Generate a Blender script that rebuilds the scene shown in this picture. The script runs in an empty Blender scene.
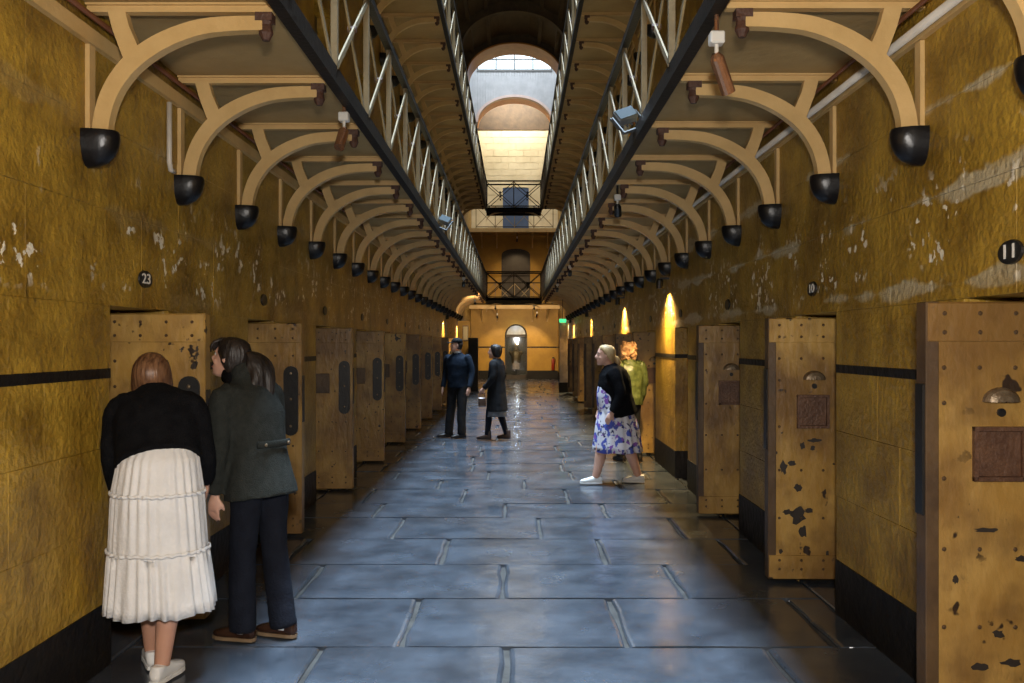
import bpy, math, random
from mathutils import Vector, Matrix
random.seed(7)
SC = bpy.context.scene
COL = SC.collection
PI = math.pi
R = math.radians

# ------------------------------------------------------------------ camera, world, big lights, exposure
F_PX = 900.0
cam_d = bpy.data.cameras.new('camera'); cam = bpy.data.objects.new('camera', cam_d); COL.objects.link(cam)
cam.location = (0, 0, 1.65); cam.rotation_euler = (PI/2, 0, 0)
cam_d.sensor_width = 36.0; cam_d.lens = F_PX/1024*36.0
cam_d.shift_x = -4/1024; cam_d.shift_y = 2.5/1024
cam_d.clip_end = 300
SC.camera = cam

world = bpy.data.worlds.new('sky'); SC.world = world; world.use_nodes = True
wn = world.node_tree.nodes; bgn = wn['Background']
bgn.inputs[0].default_value = (0.80, 0.90, 1.0, 1); bgn.inputs[1].default_value = 3.0

def light(name, kind, loc, power, color, rot=(0,0,0), parent=None, **kw):
    d = bpy.data.lights.new(name, kind); d.energy = power; d.color = color
    for k, v in kw.items(): setattr(d, k, v)
    o = bpy.data.objects.new(name, d); COL.objects.link(o); o.location = loc; o.rotation_euler = rot
    if parent: o.parent = parent; o.location = Vector(loc)-parent.location
    return o
COOL = (0.62, 0.80, 1.0); WARM = (1.0, 0.72, 0.40)
# daylight falling through the glazed roof ridge, down the well between the galleries
light('ridge_daylight', 'AREA', (-0.08, 11.5, 12.5), 2400, COOL, shape='RECTANGLE', size=1.2, size_y=31, spread=R(50))
# daylight in the roof lantern over the crossing
light('lantern_daylight', 'AREA', (-0.08, 36.2, 15.6), 430, (0.90, 0.95, 1.0), shape='RECTANGLE', size=3.4, size_y=3.6)
# unseen fill lamp over the end landing, added to brighten the end wall
light('end_wall_fill', 'AREA', (-0.08, 41.25, 13.35), 420, (1.0, 0.95, 0.84), (R(14), 0, 0), shape='RECTANGLE', size=2.8, size_y=1.2)
# the photographer's flash
light('camera_flash', 'POINT', (0.05, -0.12, 2.05), 630, (1.0, 0.94, 0.87), shadow_soft_size=0.10)

SC.view_settings.view_transform = 'Standard'; SC.view_settings.look = 'None'
SC.view_settings.exposure = 0.0; SC.view_settings.gamma = 1.0; SC.view_settings.use_curve_mapping = False

# ------------------------------------------------------------------ materials
MATS = {}
def mat(name, col, rough=0.6, metal=0.0, col2=None, nscale=4.0, bump=0.0, bscale=30.0, obj_coord=False, spec=0.5, stretch=None, extra=None, transmission=0.0, emit=None):
    m = bpy.data.materials.new(name); m.use_nodes = True
    nt = m.node_tree; N = nt.nodes; L = nt.links; b = N['Principled BSDF']
    b.inputs['Base Color'].default_value = (*col, 1); b.inputs['Roughness'].default_value = rough
    b.inputs['Metallic'].default_value = metal; b.inputs['Specular IOR Level'].default_value = spec
    b.inputs['Transmission Weight'].default_value = transmission
    if emit:
        b.inputs['Emission Color'].default_value = (*emit[0], 1); b.inputs['Emission Strength'].default_value = emit[1]
    if obj_coord:
        tc = N.new('ShaderNodeTexCoord'); pos = tc.outputs['Object']
    else:
        g = N.new('ShaderNodeNewGeometry'); pos = g.outputs['Position']
    if stretch:
        mp = N.new('ShaderNodeMapping'); L.new(pos, mp.inputs[0]); mp.inputs['Scale'].default_value = stretch; spos = mp.outputs[0]
    else: spos = pos
    col_out = None
    if col2:
        n = N.new('ShaderNodeTexNoise'); n.inputs['Scale'].default_value = nscale; n.inputs['Detail'].default_value = 7; n.inputs['Roughness'].default_value = .62
        L.new(spos, n.inputs['Vector'])
        r = N.new('ShaderNodeValToRGB'); r.color_ramp.elements[0].position = .36; r.color_ramp.elements[1].position = .66
        r.color_ramp.elements[0].color = (*col, 1); r.color_ramp.elements[1].color = (*col2, 1)
        L.new(n.outputs[0], r.inputs[0]); col_out = r.outputs[0]
    H = dict(N=N, L=L, pos=pos, spos=spos, b=b, col=col_out, height=None)
    if extra: extra(H)
    if H['col'] is not None: L.new(H['col'], b.inputs['Base Color'])
    if bump:
        n2 = N.new('ShaderNodeTexNoise'); n2.inputs['Scale'].default_value = bscale; n2.inputs['Detail'].default_value = 5; L.new(spos, n2.inputs['Vector'])
        bp = N.new('ShaderNodeBump'); bp.inputs['Strength'].default_value = bump; bp.inputs['Distance'].default_value = .02
        L.new(n2.outputs[0], bp.inputs['Height']); L.new(bp.outputs[0], b.inputs['Normal'])
    MATS[name] = m
    return m

def noise(H, scale, detail=4, vec=None):
    n = H['N'].new('ShaderNodeTexNoise'); n.inputs['Scale'].default_value = scale; n.inputs['Detail'].default_value = detail
    H['L'].new(vec or H['pos'], n.inputs['Vector']); return n.outputs[0]
def maths(H, op, a, b=None, c=None, clamp=False):
    n = H['N'].new('ShaderNodeMath'); n.operation = op; n.use_clamp = clamp
    for i, v in enumerate((a, b, c)):
        if v is None: continue
        if isinstance(v, (int, float)): n.inputs[i].default_value = v
        else: H['L'].new(v, n.inputs[i])
    return n.outputs[0]
def step(H, v, lo, hi):
    n = H['N'].new('ShaderNodeMapRange'); n.inputs['From Min'].default_value = lo; n.inputs['From Max'].default_value = hi
    H['L'].new(v, n.inputs['Value']); return n.outputs[0]
def mixc(H, fac, c):
    n = H['N'].new('ShaderNodeMixRGB'); H['L'].new(fac, n.inputs[0]); H['L'].new(H['col'], n.inputs[1]); n.inputs[2].default_value = (*c, 1)
    H['col'] = n.outputs[0]
def xyz(H):
    s = H['N'].new('ShaderNodeSeparateXYZ'); H['L'].new(H['pos'], s.inputs[0]); return s.outputs

def wall_wear(H):
    x, y, z = xyz(H)
    # grey-brown plaster repairs smeared along the block courses
    t = maths(H, 'FRACT', maths(H, 'MULTIPLY', maths(H, 'SUBTRACT', z, 1.92), 1/.42))
    d = maths(H, 'ABSOLUTE', maths(H, 'SUBTRACT', maths(H, 'FRACT', maths(H, 'ADD', t, .5)), .5))   # 0 at a joint, .5 mid-block
    mpv = H['N'].new('ShaderNodeMapping'); mpv.inputs['Scale'].default_value = (.55, .55, 1.6); H['L'].new(H['pos'], mpv.inputs[0]); n = noise(H, 2.2, 4, mpv.outputs[0])
    m = step(H, maths(H, 'SUBTRACT', maths(H, 'SUBTRACT', n, maths(H, 'MULTIPLY', d, 1.0)), maths(H, 'MULTIPLY', noise(H, 11, 3), .12)), .40, .46)
    zone = maths(H, 'MULTIPLY', step(H, z, 1.75, 1.95), step(H, x, -2.6, 1.2))
    m = maths(H, 'MULTIPLY', m, maths(H, 'MAXIMUM', zone, .0)); mixc(H, maths(H, 'MULTIPLY', m, .75), (.50, .43, .28))
    # dark grime
    g = step(H, noise(H, .9, 6), .52, .72); mixc(H, maths(H, 'MULTIPLY', g, .45), (.10, .055, .012))
    # chipped paint showing white limewash
    f = step(H, noise(H, 15, 3), .60, .615)
    f2 = step(H, noise(H, 2.3, 2), .50, .55)
    band = maths(H, 'MULTIPLY', step(H, z, 1.88, 2.0), step(H, z, 2.6, 2.25))
    mixc(H, maths(H, 'MULTIPLY', maths(H, 'MULTIPLY', f, f2), band), (.78, .70, .55))
mat('ochre_wall', (.190, .103, .010), .40, 0, (.42, .250, .030), 3.2, .8, 26, extra=wall_wear)
mat('cream_wall', (.60, .52, .33), .7, 0, (.74, .66, .45), 1.5, .4, 9)
mat('end_wall', (.33, .18, .012), .5, 0, (.44, .25, .020), 1.6, .3, 14)
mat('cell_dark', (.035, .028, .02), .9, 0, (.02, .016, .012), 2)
mat('black_paint', (.006, .005, .005), .5, 0, (.012, .010, .008), 6, .5, 18, spec=.25)
mat('corbel_black', (.004, .004, .005), .30, 0, (.009, .008, .008), 9, .14, 26, spec=.3)
mat('black_iron', (.009, .009, .010), .38, .1, (.016, .015, .014), 12, .10, 40)
def stone_wear(H):
    g = step(H, noise(H, .8, 6), .5, .7); mixc(H, maths(H, 'MULTIPLY', g, .5), (.035, .032, .032))
    rv = step(H, noise(H, 2.2, 5), .3, .75)
    r = H['N'].new('ShaderNodeMapRange'); r.inputs['To Min'].default_value = .13; r.inputs['To Max'].default_value = .32
    H['L'].new(rv, r.inputs['Value']); H['L'].new(r.outputs[0], H['b'].inputs['Roughness'])
mat('bluestone', (.030, .037, .047), .3, 0, (.068, .080, .098), 2.6, .22, 5, extra=stone_wear, spec=.75)
mat('mortar', (.06, .056, .05), .85, 0, (.025, .023, .02), 5, .4, 40)
def door_wear(H):
    z = xyz(H)[2]
    n = step(H, noise(H, 1.7, 6), .42, .62); mixc(H, maths(H, 'MULTIPLY', n, .8), (.13, .062, .016)); n3 = step(H, noise(H, .8, 5), .42, .62); mixc(H, maths(H, 'MULTIPLY', n3, .35), (.20, .10, .03))
    n4 = step(H, noise(H, 5.5, 5), .50, .66); mixc(H, maths(H, 'MULTIPLY', n4, .45), (.11, .055, .018))
    s = step(H, noise(H, 15, 3), .655, .69); s2 = step(H, noise(H, 2.6, 2), .50, .60)
    mixc(H, maths(H, 'MULTIPLY', s, s2), (.022, .012, .006))
    b = step(H, noise(H, 6.5, 3), .69, .71); mixc(H, b, (.03, .016, .008))
mat('door_paint', (.36, .20, .040), .42, 0, (.50, .31, .085), 3.0, .3, 14, extra=door_wear, stretch=(1.6, 1, .8))
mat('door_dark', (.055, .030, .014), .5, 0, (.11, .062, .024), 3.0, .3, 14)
mat('rust_iron', (.075, .034, .019), .5, .2, (.135, .066, .034), 9, .3, 50)
mat('worn_iron', (.25, .19, .12), .38, .5, (.12, .075, .04), 12, .3, 40)
mat('stud_iron', (.10, .06, .03), .45, .4)
mat('cream_iron', (.60, .40, .165), .48, 0, (.50, .32, .12), 3.5, .15, 30)
mat('slab', (.33, .21, .075), .75, 0, (.43, .285, .11), 1.6, .3, 12)
mat('rail_bar', (.25, .185, .095), .7, 0, (.19, .135, .065), 6, .15, 40)
mat('dark_beam', (.011, .008, .005), .6, 0, (.020, .014, .009), 5, .2, 30, spec=.2)
mat('rusty_knob', (.085, .035, .018), .6, 0, (.05, .02, .012), 12, .4, 50)
mat('white_pipe', (.58, .53, .45), .45, 0, (.48, .43, .36), 6)
mat('brown_pipe', (.14, .05, .02), .4, .3)
mat('copper', (.72, .40, .24), .2, .85, (.55, .28, .16), 6)
mat('white_plastic', (.70, .68, .62), .4)
mat('grey_alloy', (.15, .155, .155), .55, .2, (.11, .115, .115), 9)
mat('lamp_glass', (.10, .12, .13), .15, 0)
mat('lamp_lens', (1, .9, .7), .3, emit=((1, .80, .48), 18))
mat('roof_timber', (.055, .035, .018), .7, 0, (.095, .060, .030), 3, .3, 12, stretch=(1, .3, 1))
mat('arch_timber', (.58, .21, .03), .4, 0, (.48, .16, .02), 4, .2, 20)
mat('white_boards', (.46, .48, .50), .6, 0, (.38, .40, .42), 3, .1, 20)
mat('pink_stone', (.62, .50, .45), .7, 0, (.54, .42, .38), 5)
mat('blue_door', (.050, .085, .165), .55, 0, (.06, .10, .19), 4)
mat('dark_wood', (.020, .014, .010), .5, 0, (.03, .022, .016), 5)
mat('exit_green', (.02, .35, .12), .4, emit=((.05, .85, .30), 1.6))
mat('white_ink', (.78, .74, .66), .6)
mat('panel_print', (.42, .40, .36), .5, 0, (.20, .20, .19), 1.7, extra=lambda H: mixc(H, step(H, noise(H, 4, 5), .55, .62), (.45, .43, .38)))
mat('red_paint', (.30, .025, .010), .35)
mat('case_lit', (.55, .58, .58), .6, 0, (.40, .43, .44), 5)
def glass_mat():
    m = bpy.data.materials.new('clear_glass'); m.use_nodes = True; nt = m.node_tree; nt.nodes.clear()
    o = nt.nodes.new('ShaderNodeOutputMaterial'); t = nt.nodes.new('ShaderNodeBsdfTransparent'); g = nt.nodes.new('ShaderNodeBsdfGlossy'); x = nt.nodes.new('ShaderNodeMixShader'); fr = nt.nodes.new('ShaderNodeFresnel')
    g.inputs['Roughness'].default_value = .03; t.inputs[0].default_value = (.93, .97, .98, 1); fr.inputs[0].default_value = 1.45
    nt.links.new(fr.outputs[0], x.inputs[0]); nt.links.new(t.outputs[0], x.inputs[1]); nt.links.new(g.outputs[0], x.inputs[2]); nt.links.new(x.outputs[0], o.inputs[0]); MATS['clear_glass'] = m
glass_mat()
# cloth, skin, hair
mat('skin', (.62, .36, .26), .5, 0, (.56, .30, .21), 9, .05, 60, spec=.4)
mat('skin_leg', (.50, .27, .18), .5, 0, (.45, .23, .15), 6, spec=.4)
mat('brown_hair', (.055, .022, .010), .42, 0, (.25, .125, .060), 22, .3, 40, obj_coord=True, stretch=(2.4, 1, .25))
mat('dark_hair', (.009, .006, .005), .5, 0, (.022, .014, .010), 14, .4, 40, obj_coord=True, stretch=(2.4, 1, .35))
mat('blonde_hair', (.40, .26, .11), .45, 0, (.56, .40, .20), 14, .4, 40, obj_coord=True, stretch=(1, 1, .5))
mat('ginger_hair', (.42, .19, .07), .5, 0, (.62, .36, .18), 12, .6, 30, obj_coord=True)
mat('black_knit', (.004, .004, .005), .95, 0, (.008, .008, .009), 18, .5, 120, spec=.08)
mat('white_cotton', (.74, .73, .72), .8, 0, (.66, .65, .64), 8, .25, 60, spec=.2)
mat('grey_wool', (.020, .022, .019), .95, 0, (.030, .032, .028), 30, .5, 150, spec=.15)
mat('navy_cloth', (.005, .006, .011), .9, 0, (.008, .010, .017), 14, .3, 80, spec=.2)
mat('black_cloth', (.007, .007, .008), .8, 0, (.012, .012, .013), 10, spec=.2)
mat('blue_sweater', (.005, .010, .019), .9, 0, (.008, .015, .028), 10, .3, 60, spec=.2)
mat('brown_leather', (.032, .014, .008), .18, .2, (.06, .028, .016), 8)
mat('white_shoe', (.72, .71, .69), .55, 0, (.64, .63, .61), 8)
mat('shoe_sole', (.20, .13, .07), .6)
mat('dark_shoe', (.018, .012, .009), .4)
mat('boot_leather', (.050, .026, .017), .4)
mat('grey_dress', (.15, .16, .18), .85, 0, (.11, .12, .13), 20)
mat('green_jacket', (.045, .060, .014), .42, 0, (.11, .13, .040), 16, .5, 14)
def floral(H):
    mixc(H, step(H, noise(H, 12, 2), .54, .58), (.06, .09, .42)); mixc(H, step(H, noise(H, 15, 2), .60, .63), (.22, .08, .38)); mixc(H, step(H, noise(H, 20, 2), .62, .65), (.03, .03, .10))
mat('floral_print', (.72, .70, .74), .75, 0, (.62, .62, .70), 9, extra=floral, obj_coord=True)
M = MATS

# ------------------------------------------------------------------ mesh helpers
class MB:
    def __init__(s): s.v = []; s.f = []
    def add(s, vs, fs):
        n = len(s.v); s.v += [tuple(p) for p in vs]; s.f += [tuple(i+n for i in f) for f in fs]; return s
    def box(s, x0, x1, y0, y1, z0, z1):
        return s.add([(x0,y0,z0),(x1,y0,z0),(x1,y1,z0),(x0,y1,z0),(x0,y0,z1),(x1,y0,z1),(x1,y1,z1),(x0,y1,z1)],
                     [(0,3,2,1),(4,5,6,7),(0,1,5,4),(1,2,6,5),(2,3,7,6),(3,0,4,7)])
    def cbox(s, x0, x1, y0, y1, z0, z1, c):     # box with all edges chamfered
        vs = []; fs = []; n = len(s.v)
        X, Y, Z = (x0, x1), (y0, y1), (z0, z1); ix = {}
        for i in (0, 1):
            for j in (0, 1):
                for k in (0, 1):
                    sx, sy, sz = (1, -1)[i]*c, (1, -1)[j]*c, (1, -1)[k]*c
                    for a, p in (('x', (X[i], Y[j]+sy, Z[k]+sz)), ('y', (X[i]+sx, Y[j], Z[k]+sz)), ('z', (X[i]+sx, Y[j]+sy, Z[k]))):
                        ix[(i, j, k, a)] = len(vs); vs.append(p)
        q = [(0,0),(1,0),(1,1),(0,1)]
        for i in (0, 1):
            f = [ix[(i, a, b, 'x')] for a, b in q]; fs.append(tuple(f if i else f[::-1]))
            f = [ix[(a, i, b, 'y')] for a, b in q]; fs.append(tuple(f[::-1] if i else f))
            f = [ix[(a, b, i, 'z')] for a, b in q]; fs.append(tuple(f if i else f[::-1]))
        for a in (0, 1):
            for b in (0, 1):
                o = a ^ b
                e = (ix[(0,a,b,'y')], ix[(1,a,b,'y')], ix[(1,a,b,'z')], ix[(0,a,b,'z')]); fs.append(e if o else e[::-1])
                e = (ix[(a,0,b,'x')], ix[(a,1,b,'x')], ix[(a,1,b,'z')], ix[(a,0,b,'z')]); fs.append(e[::-1] if o else e)
                e = (ix[(a,b,0,'x')], ix[(a,b,1,'x')], ix[(a,b,1,'y')], ix[(a,b,0,'y')]); fs.append(e if o else e[::-1])
        for i in (0, 1):
            for j in (0, 1):
                for k in (0, 1):
                    t = (ix[(i,j,k,'x')], ix[(i,j,k,'y')], ix[(i,j,k,'z')]); fs.append(t if (i+j+k) % 2 == 0 else t[::-1])
        return s.add(vs, fs)
    def tube(s, pts, rads, n=12, ref=(1, 0, 0), caps=True, power=2.0):
        pts = [Vector(p) for p in pts]; ref = Vector(ref); vs = []; fs = []
        m = len(pts)
        for i, p in enumerate(pts):
            T = (pts[min(i+1, m-1)]-pts[max(i-1, 0)]).normalized()
            lat = ref-ref.dot(T)*T
            if lat.length < 1e-4: lat = T.orthogonal()
            lat.normalize(); nor = T.cross(lat)
            a, b = rads[i] if isinstance(rads[i], tuple) else (rads[i], rads[i])
            for k in range(n):
                th = 2*PI*k/n; c, q = math.cos(th), math.sin(th)
                if power != 2.0: c, q = math.copysign(abs(c)**(2/power), c), math.copysign(abs(q)**(2/power), q)
                vs.append(p+lat*a*c+nor*b*q)
        for i in range(m-1):
            for k in range(n):
                k2 = (k+1) % n; fs.append((i*n+k, i*n+k2, (i+1)*n+k2, (i+1)*n+k))
        if caps: fs.append(tuple(range(n))[::-1]); fs.append(tuple((m-1)*n+k for k in range(n)))
        return s.add(vs, fs)
    def ball(s, c, r, n=14, m=9, rot=None):
        r = r if isinstance(r, tuple) else (r, r, r); vs = []; fs = []; c = Vector(c)
        for i in range(m+1):
            ph = PI*i/m
            for k in range(n):
                th = 2*PI*k/n; p = Vector((r[0]*math.sin(ph)*math.cos(th), r[1]*math.sin(ph)*math.sin(th), -r[2]*math.cos(ph)))
                if rot: p = rot @ p
                vs.append(c+p)
        for i in range(m):
            for k in range(n):
                k2 = (k+1) % n
                fs.append((i*n+k, i*n+k2, (i+1)*n+k2, (i+1)*n+k))
        return s.add(vs, fs)
    def prism(s, poly, axis, a0, a1):   # poly of 2D points; axis 'x','y','z' extrusion from a0 to a1
        n = len(poly)
        def P(p, a): return {'x': (a, p[0], p[1]), 'y': (p[0], a, p[1]), 'z': (p[0], p[1], a)}[axis]
        vs = [P(p, a0) for p in poly]+[P(p, a1) for p in poly]
        fs = [tuple(range(n)), tuple(range(2*n-1, n-1, -1))]+[(i, i+n, (i+1) % n+n, (i+1) % n) for i in range(n)]
        return s.add(vs, fs)
    def strip(s, lower, upper, axis, a0, a1):   # solid between two polylines with equal counts
        for i in range(len(lower)-1):
            s.prism([lower[i], lower[i+1], upper[i+1], upper[i]], axis, a0, a1)
        return s
    def mesh(s, name, material, smooth=False, fix=True):
        me = bpy.data.meshes.new(name); me.from_pydata(s.v, [], s.f)
        if fix:
            import bmesh
            bm = bmesh.new(); bm.from_mesh(me); bmesh.ops.remove_doubles(bm, verts=bm.verts, dist=1e-5); bmesh.ops.recalc_face_normals(bm, faces=bm.faces); bm.to_mesh(me); bm.free()
        if material: me.materials.append(M[material])
        if smooth:
            for p in me.polygons: p.use_smooth = True
        return me
    def build(s, name, material, parent=None, smooth=False, local=False, fix=True):
        return put(name, s.mesh(name, material, smooth, fix), parent, local)

def put(name, me, parent=None, local=False, loc=(0, 0, 0), rot=(0, 0, 0), scale=(1, 1, 1)):
    o = bpy.data.objects.new(name, me); COL.objects.link(o)
    o.location = loc; o.rotation_euler = rot; o.scale = scale
    if parent:
        o.parent = parent
        if not local:
            p = parent; base = Vector((0, 0, 0))
            while p: base += p.location; p = p.parent
            o.location = Vector(loc)-base
    return o
def tag(o, label, cat, group=None, kind=None):
    o['label'] = label; o['category'] = cat
    if group: o['group'] = group
    if kind: o['kind'] = kind
    return o
def empty(name, loc=(0, 0, 0), rotz=0):
    o = bpy.data.objects.new(name, None); COL.objects.link(o); o.location = loc; o.rotation_euler = (0, 0, rotz); o.empty_display_size = .1
    return o
def thing(name, label, cat, loc=(0, 0, 0), rotz=0, group=None):
    return tag(empty(name, loc, rotz), label, cat, group)
def copy_tree(o, loc=None, parent=None):
    c = o.copy(); COL.objects.link(c)
    if parent is not None: c.parent = parent
    if loc is not None: c.location = loc
    for ch in list(o.children): copy_tree(ch, None, c)
    return c
ORD = ['first','second','third','fourth','fifth','sixth','seventh','eighth','ninth','tenth','eleventh','twelfth','thirteenth','fourteenth','fifteenth','sixteenth','seventeenth','eighteenth','nineteenth','twentieth','twenty-first','twenty-second','twenty-third','twenty-fourth','twenty-fifth','twenty-sixth','twenty-seventh','twenty-eighth','twenty-ninth','thirtieth']
# ------------------------------------------------------------------ layout
XL, XR = -2.10, 1.97            # wall faces
GL, GR = -1.13, 0.96            # inner edges of the galleries
XC = (XL+XR)/2
Y0, YE = -6.0, 42.4
BAY = 2.39; BR = BAY/2
GZ = 3.315                      # slab underside of the lower gallery
DG = 3.46                       # storey height
LD = [5.30+BAY*k for k in range(-3, 11)]      # door planes, left
RD = [3.82+BAY*k for k in range(-2, 12)]      # door planes, right
LO = [(y-.65, y+.13) for y in LD]
RO = [(y-.68, y+.13) for y in RD]
OPEN_TOP = 1.85

# ------------------------------------------------------------------ floor of bluestone flags
fl = MB().box(XL-1.2, XR+1.2, Y0-.2, YE+1.2, -.30, -.022).build('floor', 'mortar')
tag(fl, 'dark bluestone flag floor running the length of the corridor', 'floor', kind='structure')
rows = [2.2, 3.1, 4.0, 4.90, 5.83, 6.73, 7.62, 8.55, 9.32, 10.23, 10.94, 11.66, 12.44, 13.18]
while rows[-1] < YE-.9: rows.append(rows[-1]+random.uniform(.68, .84))
rows[-1] = YE
rows = [Y0, -4.6, -3.2, -1.8, -.5, .6, 1.4] + rows
known = {4.0: [-1.06, -.05, 1.36], 4.90: [-.63, .606, 1.75], 5.83: [-1.437, -.09, 1.11], 6.73: [-1.75, -.567, .68, 1.7], 7.62: [-1.06, .21, 1.45],
         8.55: [-1.37, -.11, .88], 9.32: [-1.6, -.57, .55, 1.6], 10.23: [-.9, .10, 1.2], 10.94: [-1.5, -.35, .7, 1.65]}
for i in range(len(rows)-1):
    a, b = rows[i], rows[i+1]
    js = known.get(a)
    if js is None:
        js = []; x = XL+random.uniform(.3, 1.0)
        while x < XR-.35: js.append(x); x += random.uniform(1.0, 1.35)
    xs = [XL-.02]+js+[XR+.02]
    for j in range(len(xs)-1):
        dz = random.uniform(-.004, .003); gx = .014; gy = .010
        x0, x1 = xs[j]+gx, xs[j+1]-gx
        mb = MB(); y0, y1 = a+gy, b-gy; n = 4; c = .012
        top = []; mid = []
        def edge(p, q, k):
            return [(p[0]+(q[0]-p[0])*t/k, p[1]+(q[1]-p[1])*t/k) for t in range(k)]
        loop = edge((x0, y0), (x1, y0), 5)+edge((x1, y0), (x1, y1), 4)+edge((x1, y1), (x0, y1), 5)+edge((x0, y1), (x0, y0), 4)
        loop = [(px+random.uniform(-.009, .009), py+random.uniform(-.005, .005)) for px, py in loop]
        cx, cy = (x0+x1)/2, (y0+y1)/2; m = len(loop)
        def insx(p, d): return p[0]+d*(1 if p[0] < x0+.05 else -1 if p[0] > x1-.05 else 0)
        vs = [(p[0], p[1], -.05) for p in loop]+[(p[0], p[1], dz-.012) for p in loop]+[(insx(p, .010), p[1], dz-.003) for p in loop]+[(insx(p, .026), p[1], dz) for p in loop]
        fs = [(r*m+k, r*m+(k+1) % m, (r+1)*m+(k+1) % m, (r+1)*m+k) for r in range(3) for k in range(m)]+[tuple(3*m+k for k in range(m))]
        mb.add(vs, fs); mb.build('flagstone', 'bluestone', fl, smooth=False)
# worn stone sills in the doorways
for (s, xw, ops) in ((-1, XL, LO), (1, XR, RO)):
    for a, b in ops:
        if b < 3: continue
        xa, xb = sorted((xw+s*.02, xw+s*.54))
        MB().cbox(xa, xb, a+.01, b-.01, -.05, .0, .008).build('sill_stone', 'bluestone', fl)

# ------------------------------------------------------------------ side walls
def side_wall(name, s, xw, ops, label):
    core = MB(); xi = xw+s*.012; xo = xw+s*.55
    def bx(y0, y1, z0, z1, a=xi, b=xo): core.box(min(a, b), max(a, b), y0, y1, z0, z1)
    ys = [Y0]+[v for o in ops for v in o]+[YE]
    segs = [(ys[i], ys[i+1]) for i in range(0, len(ys), 2)]
    for a, b in segs: bx(a, b, -.2, OPEN_TOP); bx(a, b, 3.395, 5.35)
    bx(Y0, YE, OPEN_TOP, 3.395); bx(Y0, YE, 5.35, 12.1)
    w = core.build(name, 'ochre_wall'); tag(w, label, 'wall', kind='structure')
    # dark cells behind the openings
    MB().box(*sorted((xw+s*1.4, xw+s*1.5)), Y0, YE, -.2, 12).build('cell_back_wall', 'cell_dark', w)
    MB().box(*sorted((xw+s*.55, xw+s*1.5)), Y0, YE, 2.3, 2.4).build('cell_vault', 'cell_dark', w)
    # painted ashlar blocks
    cache = {}
    def block(y0, y1, z0, z1):
        k = (round(y1-y0, 3), round(z1-z0, 3))
        if k not in cache: cache[k] = MB().cbox(0, .07, .0006, k[0]-.0006, .0006, k[1]-.0006, .0012 if s < 0 else .002).mesh('block', 'ochre_wall')
        put('block', cache[k], w, loc=(xw-random.uniform(0, .004) if s > 0 else xw-.07+random.uniform(0, .004), y0, z0))
    zc = [.32, .72, 1.12, 1.52, OPEN_TOP]
    for i, (a, b) in enumerate(segs):
        if b < 1.5 or a > 33: continue
        b2 = min(b, 34.2)
        for c in range(4):
            m = a+(b2-a)*(.42 if c % 2 else .6)
            block(a, m, zc[c], zc[c+1]); block(m, b2, zc[c], zc[c+1])
        # black skirting and the painted dado line on this stretch
        MB().box(*sorted((xw-s*.008, xw+s*.05)), a-.001, b+.001, -.01, .33).build('baseboard', 'black_paint', w)
        MB().box(*sorted((xw-s*.006, xw+s*.03)), a-.0005, b+.0005, 1.475, 1.525).build('dado_stripe', 'black_paint', w)
    y = ops[0][0]-.8
    for c, (z0, z1) in enumerate(((OPEN_TOP, 2.34), (2.34, 2.76), (2.76, 3.20))):
        yy = y+(.55 if c % 2 else 0)
        while yy < 33.5:
            if yy > 1.0: block(yy, yy+BR, z0, z1)
            yy += BR
    return w, segs
wl, segL = side_wall('wall_left', -1, XL, LO, 'long ochre-painted stone wall with open cell doors on the left side')
wr, segR = side_wall('wall_right', 1, XR, RO, 'long ochre-painted stone wall with open cell doors on the right side')
# jamb paint of the doorway without a door leaf (right side)
a, b = RO[5]
MB().box(XR, XR+.5, b-.006, b+.02, -.01, .33).build('baseboard', 'black_paint', wr)
MB().box(XR, XR+.5, b-.005, b+.02, 1.475, 1.525).build('dado_stripe', 'black_paint', wr)
wb = MB().box(XL-.6, XR+.6, Y0-.3, Y0, -.2, 14).build('wall_back', 'ochre_wall'); tag(wb, 'ochre wall closing the corridor behind the viewer', 'wall', kind='structure')

# ------------------------------------------------------------------ roof, arches, lantern
def roof_z(x): return 13.15-.56*abs(x-XC)
def roof_plane(name, s, label):
    lo = [(XC+s*.5, roof_z(XC+s*.5)), (XC+s*2.7, roof_z(XC+s*2.7))]
    mb = MB().strip(lo, [(p[0], p[1]+.12) for p in lo], 'y', Y0-.3, 33.7)
    o = mb.build(name, 'roof_timber'); tag(o, label, 'roof', kind='structure')
    for t in (.9, 1.5): 
        x = XC+s*t; MB().box(x-.06, x+.06, Y0, 32.6, roof_z(x)-.14, roof_z(x)+.05).build('purlin', 'roof_timber', o)
    return o
roof_plane('ceiling_left', -1, 'dark timber roof slope above the left gallery')
roof_plane('ceiling_right', 1, 'dark timber roof slope above the right gallery')
rg = MB().box(XC-.62, XC+.62, Y0-.3, 27.2, 12.9, 12.94).build('window_2', 'case_lit'); tag(rg, 'frosted ridge glazing of the long corridor roof', 'skylight', kind='structure')
rc = MB().box(XC-.62, XC+.62, 27.2, 33.7, 12.85, 12.95).build('ceiling_ridge', 'roof_timber'); tag(rc, 'dark boarded roof ridge before the crossing', 'roof', kind='structure')
def arch_curve(hw, z0, rise, n=28):
    return [(XC-hw*math.cos(PI*i/n), z0+rise*math.sin(PI*i/n)) for i in range(n+1)]
def arch_fill(mb, hw, z0, rise, y0, y1, top, xo=2.6, zlow=8.6):
    c = arch_curve(hw, z0, rise); mb.strip(c, [(p[0], top(p[0])) for p in c], 'y', y0, y1)
    for s in (-1, 1):
        x0, x1 = sorted((XC+s*hw, XC+s*xo)); mb.strip([(x0, zlow), (x1, zlow)], [(x0, top(x0)), (x1, top(x1))], 'y', y0, y1)
    return mb
ARCH1 = (1.74, 11.40, 1.17)
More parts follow.
